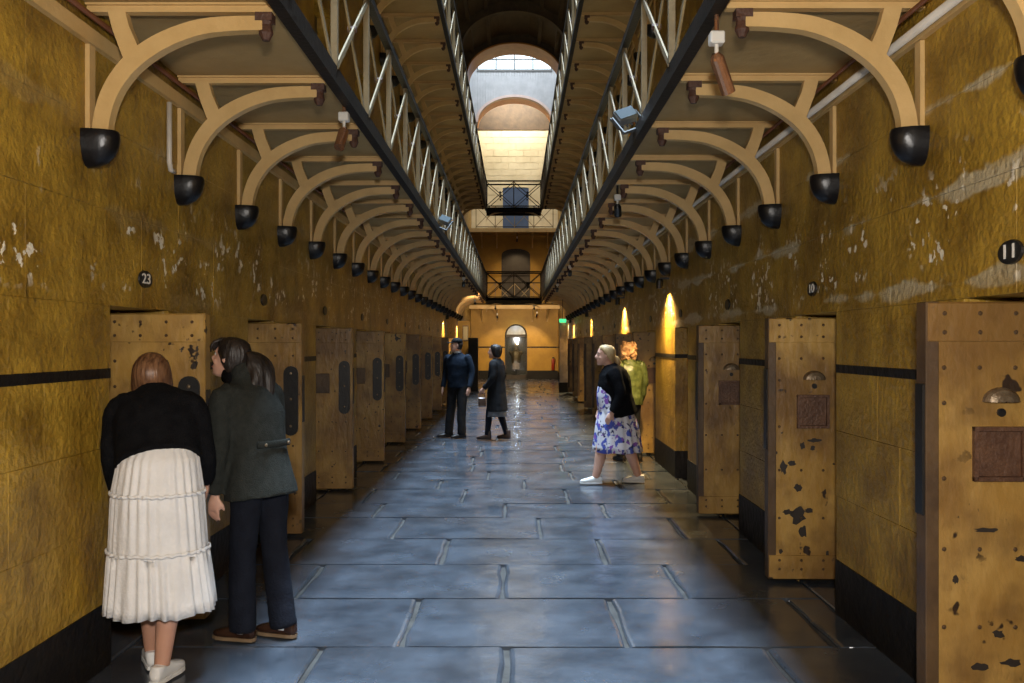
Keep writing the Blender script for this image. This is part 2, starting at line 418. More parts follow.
for i, y in enumerate((23.3, 26.4, 29.5)):
    t = thing('roof_truss', ['dark curved timber roof truss, hidden highest, nearest the viewer', 'dark curved timber roof truss, middle of three before the crossing', 'dark curved timber roof truss nearest the orange arch'][i], 'roof truss', (XC, y, 11.4), group='curved roof trusses')
    arch_fill(MB(), *ARCH1, y-.09, y+.09, lambda x: roof_z(x)+.02, zlow=10.9, xo=2.2).build('truss_web', 'roof_timber', t)
    c = arch_curve(*ARCH1); ci = arch_curve(ARCH1[0]-.05, 11.40, ARCH1[2]-.05)
    MB().strip(ci, c, 'y', y-.13, y+.13).build('curved_brace', 'roof_timber', t)
    MB().tube([(XC, y-.1, 12.75), (XC, y+.1, 12.75)], [.07, .07], 10).build('collar_boss', 'roof_timber', t)
a1 = arch_fill(MB(), *ARCH1, 32.6, 33.8, lambda x: 13.4, zlow=9.5).build('wall_arch_near', 'roof_timber'); tag(a1, 'dark boarded gable above the near side of the crossing', 'wall', kind='structure')
MB().box(XL-.6, XR+.6, 33.5, 33.8, 13.3, 16).build('gable_upper', 'white_boards', a1)
c = arch_curve(*ARCH1); ci = arch_curve(ARCH1[0]-.05, 11.40, ARCH1[2]-.05)
so = MB().strip(ci, c, 'y', 32.55, 33.85).build('wooden_arch', 'arch_timber', a1); so['label'] = 'orange varnished timber arch lining'
ARCH2 = (1.72, 11.38, 1.20)
# lantern
la = MB()
la.box(XL-.25, XL-.05, 33.8, 39.5, 11.2, 16); la.box(XR+.05, XR+.25, 33.8, 39.5, 11.2, 16); la.box(XL-.25, XR+.25, 33.6, 39.9, 15.9, 16.1)
la.box(XL-.2, XR+.2, 39.5, 39.8, 14.75, 16)
la.box(XL-.2, XC-1.62, 39.5, 39.8, 13.62, 14.8); la.box(XC+1.62, XR+.2, 39.5, 39.8, 13.62, 14.8)
lo = la.build('wall_lantern', 'white_boards'); tag(lo, 'white lantern walls rising above the crossing', 'wall', kind='structure')
n = 36; x0 = XL-.05; w = (XR+.05-x0)/n
def arch_z(x, A):
    t = (x-XC)/A[0]; return A[1]+A[2]*math.sqrt(max(0, 1-t*t)) if abs(t) < 1 else 9.5
for i in range(n):
    xa, xb = x0+i*w+.004, x0+(i+1)*w-.004
    MB().prism([(xa, arch_z(xa, ARCH2)+.02), (xb, arch_z(xb, ARCH2)+.02), (xb, 13.64), (xa, 13.64)], 'y', 39.50+.012*(i % 2), 39.6).build('board', 'white_boards', lo)
arch_fill(MB(), *ARCH2, 39.6, 39.8, lambda x: 13.66, zlow=9.5).build('board_backing', 'white_boards', lo)
wf = MB()
wf.box(XC-1.64, XC+1.64, 39.46, 39.6, 13.60, 13.70); wf.box(XC-1.64, XC+1.64, 39.46, 39.6, 14.70, 14.80)
for i in range(5): x = XC-1.62+i*.81; wf.box(x-.03, x+.03, 39.48, 39.58, 13.6, 14.8)
wf.box(XC-1.62, XC+1.62, 39.5, 39.56, 14.12, 14.17)
wo = wf.build('window_1', 'grey_alloy'); tag(wo, 'glazed lantern window above the white boards of the crossing', 'window', kind='structure')
for i in range(4):
    for j in range(2):
        MB().box(XC-1.62+i*.81+.03, XC-.81+i*.81-.03, 39.52, 39.53, (13.70, 14.17)[j], (14.12, 14.70)[j]).build('pane', 'clear_glass', wo)
c2 = arch_curve(*ARCH2); c2i = arch_curve(ARCH2[0]-.11, 11.38, 1.09)
pa = MB().strip(c2i, c2, 'y', 39.42, 39.7).build('plaster_arch', 'pink_stone', lo); pa['label'] = 'pale pink plaster arch rim'
c3 = arch_curve(ARCH2[0], 11.38, 1.20); c3i = arch_curve(ARCH2[0]-.09, 11.38, 1.11)
va = MB().strip(c3i, c3, 'y', 39.7, 40.6).build('ceiling_end', 'arch_timber'); tag(va, 'brown timber vault over the far landing', 'ceiling', kind='structure')
MB().box(XL-.6, XR+.6, 39.6, 43, 13.45, 13.65).build('vault_cover', 'roof_timber', va)
for x in (XL-.3, XR+.1): MB().box(x, x+.2, 39.8, 43, 12.0, 13.5).build('bay_side', 'roof_timber', va)

# ------------------------------------------------------------------ end wall
ew = MB(); AW = .53; AX = 0.0; AZ = 2.06
ac = [(AX-AW*math.cos(PI*i/16), AZ+AW*math.sin(PI*i/16)) for i in range(17)]
ew.strip(ac, [(p[0], 3.2) for p in ac], 'y', YE, YE+.6)
ew.box(XL-.6, AX-AW, YE, YE+.6, -.2, 3.2); ew.box(AX+AW, XR+.6, YE, YE+.6, -.2, 3.2); ew.box(XL-.6, XR+.6, YE, YE+.6, 3.2, 6.80)
we = ew.build('wall_end', 'end_wall'); tag(we, 'glowing yellow end wall with the arched display niche', 'wall', kind='structure')
MB().box(XL-.6, XR+.6, YE, YE+.6, 6.80, 11.73).build('upper_wall', 'cream_wall', we)
MB().box(XL-.6, XR+.6, YE-.05, YE+.6, 11.73, 13.5).build('gable_boards', 'roof_timber', we)
MB().box(XL-.6, XR+.6, YE+.59, YE+.7, -.2, 3).build('niche_back', 'dark_wood', we)
for xa, xb in ((XL, AX-AW), (AX+AW, XR)):
    MB().box(xa, xb, YE-.012, YE+.02, -.01, .40).build('baseboard', 'black_paint', we)
    MB().box(xa, xb, YE-.010, YE+.02, 1.47, 1.53).build('dado_stripe', 'black_paint', we)
# pale stone courses on the upper end wall
for r in range(16):
    z = 6.84+r*.303; x = XL+(.0 if r % 2 else -.35)
    while x < XR:
        xa, xb = max(x, XL)+.004, min(x+.7, XR)-.004
        if xb-xa > .1: MB().cbox(xa, xb, YE-.02-random.uniform(0, .012), YE+.02, z+.004, z+.299, .006).build('block', 'cream_wall', we)
        x += .7
# arched dark door on the first landing and blue door above
def arch_door(name, x0, x1, z0, zs, rise, material, label):
    t = thing(name, label, 'door', ((x0+x1)/2, YE-.05, z0))
    n = 10; xm = (x0+x1)/2; hw = (x1-x0)/2
    cv = [(xm-hw*math.cos(PI*i/n), zs+rise*math.sin(PI*i/n)) for i in range(n+1)]
    MB().strip([(p[0], z0) for p in cv], cv, 'y', YE-.05, YE-.005).build('door_leaf', material, t)
    cu = [(xm-(hw+.06)*math.cos(PI*i/n), zs+(rise+.06)*math.sin(PI*i/n)) for i in range(n+1)]
    mb = MB().strip(cv, cu, 'y', YE-.07, YE-.003); mb.box(x0-.06, x0, YE-.07, YE-.003, z0, zs); mb.box(x1, x1+.06, YE-.07, YE-.003, z0, zs)
    mb.build('door_frame', 'dark_wood' if material != 'blue_door' else 'cream_wall', t)
    MB().box(xm-.012, xm+.012, YE-.06, YE-.04, z0, zs+rise*.97).build('meeting_stile', material, t)
    return t
arch_door('arched_door', -.62, .60, 3.40, 5.85, .22, 'dark_wood', 'dark arched door on the first-floor end landing')
arch_door('blue_door', -.62, .60, 6.86, 8.98, .05, 'blue_door', 'blue double door high on the pale end wall')

# ------------------------------------------------------------------ galleries
K0, K1 = -1, 24
BLY = [4.41+BR*k for k in range(K0, K1+1)]
BRY = [4.36+BR*k for k in range(K0, K1+1)]; BRY[0] += .10
GEND = 34.2
def gallery(name, label, s, xw, xe, ys, dz):
    g = thing(name, label, 'gallery', (xe, ys[0], GZ+dz))
    ext = [ys[0]-BR*j for j in range(5, 0, -1)]+ys+[GEND+.0]
    for i in range(len(ext)-1):
        x0, x1 = sorted((xw, xe-s*-.0))
        MB().box(x0, x1, ext[i]+.004, ext[i+1]-.004, GZ+dz, GZ+dz+.08).build('floor_slab', 'slab', g)
    x0, x1 = sorted((xe-s*.015, xe+s*.025)); xa, xb = sorted((xe-s*.02, xe+s*.045))
    mb = MB().box(x0, x1, ext[0], GEND+.05, GZ-.040+dz, GZ+.030+dz); mb.box(xa, xb, ext[0], GEND+.05, GZ-.050+dz, GZ-.040+dz); mb.box(x0, x1, ext[0], GEND+.05, GZ+.030+dz, GZ+.065+dz)
    mb.build('edge_girder', 'dark_beam', g)
    zt = GZ+.97+dz; zb = GZ+.065+dz
    r = MB().box(xe-.03, xe+.03, ext[0], GEND+.05, zt-.03, zt+.03).build('top_rail', 'dark_beam', g)
    post = MB().box(-.02, .02, -.022, .022, zb, zt-.03).mesh('post', 'rail_bar')
    def flat_bar(h, L, d, sgn, xo):
        ang = math.atan2(h, L); nx, nz = -math.sin(ang)*.02, math.cos(ang)*.02
        p = [(0+nx, zb+nz), (0-nx, zb-nz), (L-nx, zb+h-nz), (L+nx, zb+h+nz)]
        if sgn < 0: p = [(L-a, b) for a, b in p]
        return MB().prism(p, 'x', xo-.006, xo+.006).mesh('diagonal_bar', 'rail_bar')
    dA = flat_bar(zt-.03-zb, BR, 0, 1, .014*s*-1); dB = flat_bar(zt-.03-zb, BR, 0, -1, .014*s)
    rv = MB().tube([(-.03, 0, 0), (.03, 0, 0)], [.022, .022], 8, (0, 1, 0)).mesh('rivet', 'rusty_knob')
    for i, y in enumerate(ext[1:-1]):
        if y < 3.0 or (dz > 0 and y < 12): continue
        put('post', post, r, loc=(xe, y, 0)); put('diagonal_bar', dA, r, loc=(xe, y, 0)); put('diagonal_bar', dB, r, loc=(xe, y, 0)); put('rivet', rv, r, loc=(xe, y+BR/2, (zb+zt)/2-.015))
    # wall plate under the slabs
    x0, x1 = sorted((xw-s*.0, xw-s*.035))
    MB().box(x0, x1, ext[0], GEND, GZ-.20+dz, GZ-.125+dz).build('wall_plate', 'cream_iron', g)
    return g
gallery('gallery_walkway', 'left lower gallery walkway with dark edge girder and crossed iron railing', -1, XL, GL, BLY, 0)
gallery('gallery_walkway', 'right lower gallery walkway with dark edge girder and crossed iron railing', 1, XR, GR, BRY, 0)
gallery('gallery_walkway', 'left upper gallery walkway under the roof, seen from below', -1, XL, GL, BLY, DG)
gallery('gallery_walkway', 'right upper gallery walkway under the roof, seen from below', 1, XR, GR, BRY, DG)

# ------------------------------------------------------------------ brackets
def bracket(s, upper=False):
    t = empty('gallery_bracket')       # origin on the wall face at floor level; s = -1 left wall (arm goes +x)
    e = -s                             # direction into the corridor
    pts = [(.075, 2.68), (.085, 2.76), (.115, 2.86), (.165, 2.95), (.235, 3.03), (.33, 3.10), (.44, 3.155), (.57, 3.195), (.72, 3.21), (.865, 3.213)]
    th = [.040, .040, .041, .042, .043, .042, .040, .038, .036, .034]
    cp_, ct_ = [], []
    for i in range(len(pts)-1):          # Catmull-Rom refinement of the arm curve
        q = [Vector(pts[max(0, min(len(pts)-1, i+o_))]) for o_ in (-1, 0, 1, 2)]
        for k_ in range(3):
            u_ = k_/3; cp_.append(tuple(.5*((2*q[1])+(q[2]-q[0])*u_+(2*q[0]-5*q[1]+4*q[2]-q[3])*u_**2+(3*q[1]-q[0]-3*q[2]+q[3])*u_**3))); ct_.append(th[i]*(1-u_)+th[i+1]*u_)
    pts = cp_+[pts[-1]]; th = ct_+[th[-1]]
    lo, up = [], []
    for i, p in enumerate(pts):
        a = Vector(pts[max(i-1, 0)]); b = Vector(pts[min(i+1, len(pts)-1)]); d = (b-a).normalized(); nrm = Vector((-d.y, d.x))
        P = Vector(p); u = P+nrm*th[i]; l = P-nrm*th[i]; up.append((e*u.x, u.y)); lo.append((e*l.x, l.y))
    MB().strip(lo, up, 'y', -.032, .032).build('curved_arm', 'cream_iron', t, local=True)
    MB().strip([(e*.275, 3.06), (e*.245, 3.13), (e*.215, 3.20), (e*.195, 3.275)][::1], [(e*.195, 3.02), (e*.165, 3.10), (e*.135, 3.18), (e*.110, 3.275)], 'y', -.028, .028).build('strut', 'cream_iron', t, local=True)
    L = (abs(GL-XL) if s < 0 else abs(XR-GR))-.055
    j = MB(); xs = sorted((0, e*L)); j.box(*xs, -.026, .026, 3.268, 3.278); j.box(*xs, -.008, .008, 3.278, 3.305); j.box(*xs, -.026, .026, 3.305, 3.315)
    j.build('joist', 'cream_iron', t, local=True)
    # black stone corbel: half bowl against the wall
    vs = []; fs = []; n = 12; m = 6
    prof = [(.97, .0), (1.0, -.012), (1.0, -.04), (.95, -.08), (.84, -.118), (.66, -.15), (.38, -.172), (.0, -.18)]
    mb = MB()
    for (k, dz) in prof:
        for i in range(n+1):
            th_ = PI*i/n; c_, s_ = math.cos(th_), math.sin(th_)
            c_ = math.copysign(abs(c_)**.85, c_); s_ = s_**.9
            vs.append((e*(.160*k*s_-.004), .084*k*c_, 2.69+dz))
    for r in range(len(prof)-1):
        for i in range(n): fs.append((r*(n+1)+i, r*(n+1)+i+1, (r+1)*(n+1)+i+1, (r+1)*(n+1)+i))
    fs.append(tuple(range(n+1))); fs.append(tuple(r*(n+1) for r in range(len(prof)))+tuple(r*(n+1)+n for r in range(len(prof)-2, -1, -1)))
    co = mb.add(vs, fs).build('corbel', 'corbel_black', t, local=True, smooth=True); co.data.set_sharp_from_angle(angle=R(42))
    MB().box(*sorted((0, e*.025)), -.03, .03, 2.69, 3.112).build('wall_strap', 'cream_iron', t, local=True)
    x = e*.875
    MB().tube([(x, 0, 3.262), (x, 0, 3.225), (x, 0, 3.21), (x, 0, 3.17), (x, 0, 3.135)], [.035, .035, .028, .036, .018], 10).build('end_bolt', 'rusty_knob', t, local=True)
    MB().box(*sorted((e*.83, e*.912)), -.036, .036, 3.225, 3.265).build('end_block', 'rusty_knob', t, local=True)
    return t
for s, xw, ys, side in ((-1, XL, BLY, 'left'), (1, XR, BRY, 'right')):
    proto = bracket(s)
    used = False; up_i = 0
    for lev in (0, 1):
        for i, y in enumerate(ys):
            if lev == 1 and y < 12: continue
            if lev == 0 and i == 0 and s < 0: continue
            if not used: o = proto; used = True; o.location = (xw, y, lev*DG)
            else: o = copy_tree(proto, (xw, y, lev*DG))
            if lev == 0:
                n_ = i-(1 if s < 0 else 0)
                tag(o, f'cream iron gallery bracket on a black corbel, {ORD[n_]} from the viewer along the {side} wall', 'bracket', f'lower gallery brackets on the {side} wall')
            else:
                tag(o, f'dim curved bracket under the upper gallery, {ORD[up_i]} in view along the {side} wall', 'bracket', f'upper gallery brackets on the {side} wall'); up_i += 1
# ------------------------------------------------------------------ bridges and end landings
def railing(parent, x0, x1, y, zb, h, nb, rail_mat, bar_mat, diamond=False):
    r = MB().box(x0, x1, y-.02, y+.02, zb+h-.025, zb+h+.025).build('top_rail', rail_mat, parent)
    MB().box(x0, x1, y-.015, y+.015, zb+.05, zb+.08).build('bottom_rail', rail_mat, parent)
    w = (x1-x0)/nb
    for i in range(nb+1):
        x = x0+i*w; MB().box(x-.018, x+.018, y-.018, y+.018, zb, zb+h).build('post', bar_mat, r)
    for i in range(nb):
        for sg in (1, -1):
            a, b = (x0+i*w, x0+(i+1)*w)[::sg]
            dx, dz = b-a, h-.1; L = math.hypot(dx, dz); nx, nz = -dz/L*.014, dx/L*.014
            MB().prism([(a+nx, zb+.07+nz), (a-nx, zb+.07-nz), (b-nx, zb+.07+dz-nz), (b+nx, zb+.07+dz+nz)], 'y', y+sg*.008-.005, y+sg*.008+.005).build('diagonal_bar', bar_mat, r)
        for zz in (.42, .58):
            if diamond: MB().ball((x0+(i+.5)*w, y, zb+h*zz), .035, 8, 6).build('rivet', 'dark_beam', r)
    return r
for dz, nm in ((0, 'lower'), (DG, 'upper')):
    t = thing('foot_bridge', f'{nm} iron foot bridge joining the two galleries before the crossing', 'bridge', (XC, 34.7, GZ+dz), group='foot bridges over the corridor')
    MB().box(GL-.02, GR+.02, 34.25, 35.15, GZ+dz, GZ+.07+dz).build('deck', 'slab', t)
    for y in (34.25, 35.1): MB().box(GL-.02, GR+.02, y, y+.05, GZ-.12+dz, GZ+.08+dz).build('edge_girder', 'dark_beam', t)
    for y in (34.30, 35.08): railing(t, GL, GR, y, GZ+.07+dz, 1.02, 2, 'dark_beam', 'dark_beam', True)
    for s, xe in ((-1, GL), (1, GR)):       # corner brackets below the deck
        cv = [(xe-s*(.0+.62*(1-math.sin(PI/2*i/8))*1.0), GZ-.12+dz-.34*(1-math.cos(PI/2*i/8))) for i in range(9)]
        cu = [(p[0], p[1]+.05) for p in cv]
        MB().strip(cv, cu, 'y', 34.3, 34.36).build('corner_bracket', 'cream_iron', t)
    t = thing('end_landing', f'{nm} landing across the end wall with railing and brackets', 'landing', (XC, 41.4, GZ+dz), group='landings on the end wall')
    MB().box(XL, XR, 40.6, YE, GZ+dz, GZ+.08+dz).build('deck', 'slab', t)
    MB().box(XL, XR, 40.52, 40.6, GZ-.08+dz, GZ+.09+dz).build('edge_girder', 'cream_iron', t)
    railing(t, XL+.3, XR-.3, 40.56, GZ+.09+dz, 1.0, 4, 'dark_beam', 'rail_bar')
    for x in (XL+.5, XL+1.2, XR-1.2, XR-.5):
        cv = [(YE-.02-1.7*(1-math.cos(PI/2*i/8)), GZ-.62+dz+.55*math.sin(PI/2*i/8)) for i in range(9)]
        MB().strip(cv, [(p[0], p[1]+.07) for p in cv], 'x', x-.03, x+.03).build('curved_arm', 'cream_iron', t)
        MB().box(x-.035, x+.035, 40.6, YE, GZ-.05+dz, GZ+dz).build('joist', 'cream_iron', t)

# ------------------------------------------------------------------ cell doors
DW, DH, DT = .76, 1.80, .09
def door_leaf(s, kind):
    """leaf seen from the corridor end; local x runs from the free edge (0) into the wall; s = +1 right wall"""
    t = empty('cell_door'); e = s
    def bx(a, b, y0, y1, z0, z1, c=.006): return MB().cbox(*sorted((e*a, e*b)), y0, y1, z0, z1, c)
    bx(0, DW, 0, DT, .03, .03+DH, .012).build('door_leaf', 'door_paint', t, local=True)
    for z in (.03, 1.66): bx(.0, DW, -.006, .02, z, z+.165, .004).build('iron_strap', 'door_paint', t, local=True)
    bx(-.006, .05, -.003, DT+.003, .03, .03+DH, .004).build('edge_strip', 'door_paint' if s < 0 else 'door_dark', t, local=True)
    # studs
    mb = MB()
    for z in (.10, .16, .45, .78, 1.08, 1.40, 1.55, 1.70, 1.78):
        for k in range(5):
            x = .07+k*.15
            if 1.0 < z < 1.45 and (.16 < x < .45): continue
            mb.ball((e*x, -.004 if .2 < z < 1.6 else -.009, z), (.010, .006, .010), 6, 4)
    o = mb.build('studs', 'stud_iron', t, local=True); o['kind'] = 'stuff'
    if kind == 'outer':
        f = MB(); a0, a1, z0, z1 = .19, .41, 1.07, 1.30
        f.box(*sorted((e*a0, e*(a0+.018))), -.022, .01, z0, z1); f.box(*sorted((e*(a1-.018), e*a1)), -.022, .01, z0, z1); f.box(*sorted((e*a0, e*a1)), -.022, .01, z0, z0+.018); f.box(*sorted((e*a0, e*a1)), -.026, .01, z1-.018, z1)
        h = f.build('hatch_frame', 'rust_iron', t, local=True)
        MB().cbox(*sorted((e*(a0+.018), e*(a1-.018))), -.010, .01, z0+.018, z1-.018, .003).build('hatch_flap', 'rust_iron', h, local=True)
        # hooded peephole cover
        vs = []; n = 12
        pk = MB(); cx, cz = .31, 1.405
        for r, (sc, yy) in enumerate(((1, 0), (.96, -.018), (.8, -.032), (.45, -.042), (.05, -.044))):
            for i in range(n+1):
                th = PI*i/n; vs.append((e*(cx+.078*sc*math.cos(th)), yy, cz+.062*sc*math.sin(th)))
        fs = [(r*(n+1)+i, r*(n+1)+i+1, (r+1)*(n+1)+i+1, (r+1)*(n+1)+i) for r in range(4) for i in range(n)]
        fs.append(tuple(range(n+1))); fs.append(tuple(r*(n+1) for r in range(5))+tuple(r*(n+1)+n for r in range(4, -1, -1)))
        pk.add(vs, fs).build('peephole_hood', 'worn_iron', t, local=True)
        MB().tube([(e*cx, -.001, 1.36), (e*cx, -.012, 1.36)], [.018, .018], 10).build('peephole', 'black_iron', t, local=True)
        bx(-.016, -.004, .008, DT-.006, .92, 1.48, .003).build('lock_plate', 'black_iron', t, local=True)
    else:
        n = 8; cx, hw, z0, z1 = .085, .062, .93, 1.40
        poly = [(e*(cx+hw*math.cos(PI*i/n)), z1+hw*math.sin(PI*i/n)) for i in range(n+1)]+[(e*(cx-hw*math.cos(PI*i/n)), z0-hw*math.sin(PI*i/n)) for i in range(n+1)]
        lp = MB().prism(poly, 'y', -.022, .01).build('lock_plate', 'black_iron', t, local=True)
        for z in (.95, 1.18, 1.40): MB().ball((e*cx, -.022, z), (.012, .008, .012), 8, 5).build('bolt', 'worn_iron', lp, local=True)
        bx(-.012, -.003, .012, DT-.01, .98, 1.38, .002).build('bolt_plate', 'black_iron', t, local=True)
        bx(.25, .48, -.010, .01, 1.10, 1.32, .004).build('hatch_flap', 'door_dark', t, local=True)
    for z in (.35, 1.5): MB().tube([(e*(DW+.01), .045, z-.08), (e*(DW+.01), .045, z+.08)], [.018, .018], 8).build('hinge', 'black_iron', t, local=True)
    return t
def number_disc(side, s, xw, y, text, n_):
    z = 2.015
    d = thing('cell_number_disc', f'black oval number plate above the {ORD[n_]} cell doorway on the {side} wall' if text is None else {'11': 'black oval plate with two white strokes, number eleven, at the right edge', '10': 'black oval plate with worn pale digits above the second right doorway', '23': 'black oval plate with worn pale digits above the white-skirted woman'}[text], 'number plate', (xw-s*.012, y, z), group='cell number plates')
    r = .050
    MB().tube([(xw-s*.003, y, z), (xw-s*.014, y, z)], [(r, r*1.75), (r*.95, r*1.70)], 28, (0, 0, 1)).build('plate', 'black_iron', d)
    if text:
        cu = bpy.data.curves.new('digits', 'FONT'); cu.body = text; cu.size = .080 if len(text) > 1 else .085; cu.align_x = 'CENTER'; cu.align_y = 'CENTER'; cu.extrude = .0008; cu.offset = .001
        o = bpy.data.objects.new('digits', cu); COL.objects.link(o)
        dg = bpy.context.evaluated_depsgraph_get(); me = bpy.data.meshes.new_from_object(o.evaluated_get(dg)); bpy.data.objects.remove(o)
        me.materials.append(M['white_ink'])
        p = put('digits', me, d, loc=(xw-s*.0155, y, z), rot=(PI/2, 0, -s*PI/2), scale=(1.55, 1, 1))
protoL = door_leaf(-1, 'inner'); protoR = door_leaf(1, 'outer'); uL = uR = False
lab_r = {2: 'heavy ochre cell door with rusty hatch and peephole, cropped by the right edge', 3: 'ochre cell door with rusty hatch and dark rust blotches, second on the right', 4: 'narrow-looking ochre cell door with rusty hatch, third on the right', 6: 'ochre cell door behind the woman in the green jacket'}
n_ = 0
for k, y in enumerate(RD):
    if y < 3 or k == 5: continue
    if not uR: o = protoR; uR = True
    else: o = copy_tree(protoR)
    o.location = (1.745, y, 0); o.rotation_euler = (0, 0, R(random.uniform(-1.5, 1.0)))
    tag(o, lab_r.get(k, f'far ochre cell door, {ORD[k-2]} doorway along the right wall'), 'door', 'open cell doors on the right wall')
for k, y in enumerate(LD):
    if y < 3: continue
    if not uL: o = protoL; uL = True
    else: o = copy_tree(protoL)
    o.location = (-1.835, y, 0); o.rotation_euler = (0, 0, R(random.uniform(-1.0, 1.5)))
    n_ = k-3
    tag(o, ['ochre cell door with black lock plate behind the woman in the white skirt', 'ochre cell door with black lock plate behind the grey jacket', 'ochre cell door with long black lock plate, third on the left'][n_] if n_ < 3 else f'ochre cell door with black lock plate, {ORD[n_]} along the left wall', 'door', 'open cell doors on the left wall')
for k, y in enumerate(RO):
    if RD[k] < 3: continue
    number_disc('right', 1, XR, RD[k]-.25, {2: '11', 3: '10'}.get(k), k-2)
for k, y in enumerate(LO):
    if LD[k] < 3: continue
    number_disc('left', -1, XL, LD[k]-.22, {3: '23'}.get(k), k-3)
# bare iron showing through flaked paint on the two nearest right doors
random.seed(21)
doorsR = sorted([o for o in bpy.data.objects if o.name.startswith('cell_door') and o.location.x > 0], key=lambda o: o.location.y)
for d_, spots in ((doorsR[1], [(.20, .47, .055, .075), (.235, .36, .03, .05), (.13, .49, .045, .02), (.27, .50, .03, .022), (.20, .66, .03, .028), (.10, .80, .03, .05), (.16, .83, .03, .022), (.23, .95, .022, .03), (.30, .93, .02, .02), (.08, .22, .018, .02), (.40, .20, .016, .03), (.31, .985, .05, .016)]),
                  (doorsR[0], [(.30, .42, .03, .02), (.22, .28, .04, .018), (.36, .30, .05, .02), (.12, .65, .015, .02), (.25, .86, .06, .012), (.40, .74, .03, .015)])):
    for (px, pz, rx, rz) in spots:
        n = 14; poly = [(px+rx*random.uniform(.55, 1.15)*math.cos(2*PI*i/n), pz+rz*random.uniform(.55, 1.15)*math.sin(2*PI*i/n)) for i in range(n)]
        MB().prism(poly, 'y', -.0015, .004).build('bare_patch', 'dark_wood', d_, local=True)
# closed doors of the first-floor cells, glimpsed through the railings
dn = 1
for s, xw, ops, side in ((-1, XL, LO, 'left'), (1, XR, RO, 'right')):
    i_ = 0
    for a, b in ops:
        if a < 5 : continue
        x0, x1 = sorted((xw+s*.16, xw+s*.22))
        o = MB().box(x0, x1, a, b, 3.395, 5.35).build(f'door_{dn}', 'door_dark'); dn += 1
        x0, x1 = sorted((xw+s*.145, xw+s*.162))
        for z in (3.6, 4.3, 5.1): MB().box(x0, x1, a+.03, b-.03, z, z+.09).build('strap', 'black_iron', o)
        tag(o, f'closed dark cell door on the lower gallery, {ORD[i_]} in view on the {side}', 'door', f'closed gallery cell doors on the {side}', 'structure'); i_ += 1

# ------------------------------------------------------------------ pipes and conduits
def pipe(name, pts, r, m, label):
    o = MB().tube(pts, [r]*len(pts), 10, (0, 0, 1) if abs(pts[0][2]-pts[-1][2]) < .1 else (1, 0, 0)).build(name, m, smooth=True); tag(o, label, 'pipe'); return o
pipe('conduit_pipe', [(XR-.062, 2.0, 3.145), (XR-.062, 33, 3.145)], .022, 'white_pipe', 'white conduit running along the top of the right wall')
pipe('conduit_pipe', [(XR-.085, 2.0, 3.235), (XR-.085, 33, 3.235)], .012, 'brown_pipe', 'thin brown conduit above the white one on the right wall')
pipe('conduit_pipe', [(XL+.05, 2.5, 3.235), (XL+.05, 33, 3.235)], .014, 'brown_pipe', 'thin brown conduit under the left gallery')
pipe('conduit_pipe', [(XL+.02, 5.40, 3.10), (XL+.02, 5.40, 2.74), (XL+.02, 5.42, 2.70), (XL+.02, 5.47, 2.70)], .016, 'white_pipe', 'short white conduit dropping beside the second left corbel')

# ------------------------------------------------------------------ lamps
def spot_fixture(loc, aim, label, body='copper', lens=True, power=0, size=R(70), length=.19, r=.036, col=WARM, group='spotlights under the galleries'):
    loc = Vector(loc); d = (Vector(aim)-loc).normalized()
    t = thing('spotlight', label, 'lamp', loc, group=group)
    zs = GZ+(DG if loc.z > 5 else 0)
    MB().cbox(loc.x-.035, loc.x+.035, loc.y-.035, loc.y+.035, loc.z, loc.z+.06, .006).build('mount', 'white_plastic', t)
    MB().tube([(loc.x, loc.y, loc.z+.05), (loc.x, loc.y, zs)], [.012, .012], 8).build('hanger', body, t)
    a = loc+Vector((0, 0, -.06)); 
    MB().tube([loc, a], [.010, .010], 8).build('stem', 'white_plastic', t)
    b = a+d*length
    h = MB().tube([a-d*.02, a, a+d*.01, b, b-d*.004, b-d*.02], [r*.5, r*.85, r, r, r*.85, r*.8], 14, d.orthogonal()).build('housing', body, t, smooth=False)
    if lens: MB().tube([b-d*.018, b-d*.012], [r*.8, r*.8], 12, d.orthogonal()).build('lens', 'lamp_lens', t)
    if power:
        light('spotlight_beam', 'SPOT', b+d*.01, power, col, d.to_track_quat('-Z', 'Y').to_euler(), t, spot_size=size, spot_blend=.6, shadow_soft_size=.03)
    return t
spot_fixture((.985, 4.42, 3.12), (1.30, 4.75, 2.5), 'copper tube spotlight on a white mount at the first right bracket', length=.19)
spot_fixture((-1.175, 6.15, 3.17), (-1.25, 5.8, 2.6), 'copper tube spotlight on a white mount by the left girder', length=.16, lens=False)
for i, (p, aim, lab, pw) in enumerate((
    ((-1.22, 21.0, 3.15), (-1.5, 24, 0.6), 'small lit spotlight under the left gallery far along', 20),
    ((1.06, 9.4, 3.15), (1.5, 12, .6), 'small unlit-looking spotlight beside the right girder', 0),
    ((1.06, 17.6, 3.13), (1.0, 22, .5), 'lit spotlight under the right gallery, nearest of the bright dots', 18),
    ((1.06, 23.0, 3.13), (.6, 28, .5), 'lit spotlight under the right gallery, middle bright dot', 18),
    ((-1.3, 28.5, 3.0), (-.5, 42, 2.2), 'lit spotlight at the far end of the left gallery', 120),
    ((-.80, 34.9, 3.10), (-.9, 42, 1.6), 'lit spotlight hung on the left under the lower bridge', 420),
    ((.70, 34.9, 3.10), (1.0, 42, 1.6), 'lit spotlight hung on the right under the lower bridge', 560),
    ((.95, 40.75, 3.05), (.55, 42.3, 1.3), 'bright spotlight above the right of the display niche', 160),
    ((-.85, 40.75, 2.98), (-.7, 42.3, 1.2), 'small spotlight above the left of the display niche', 110),
    ((0.05, 40.75, 6.45), (0.0, 42.3, 4.6), 'spotlight under the upper landing above the arched door', 90),
    )):
    spot_fixture(p, aim, lab, 'black_iron', True, pw, R(75), .12, .04)
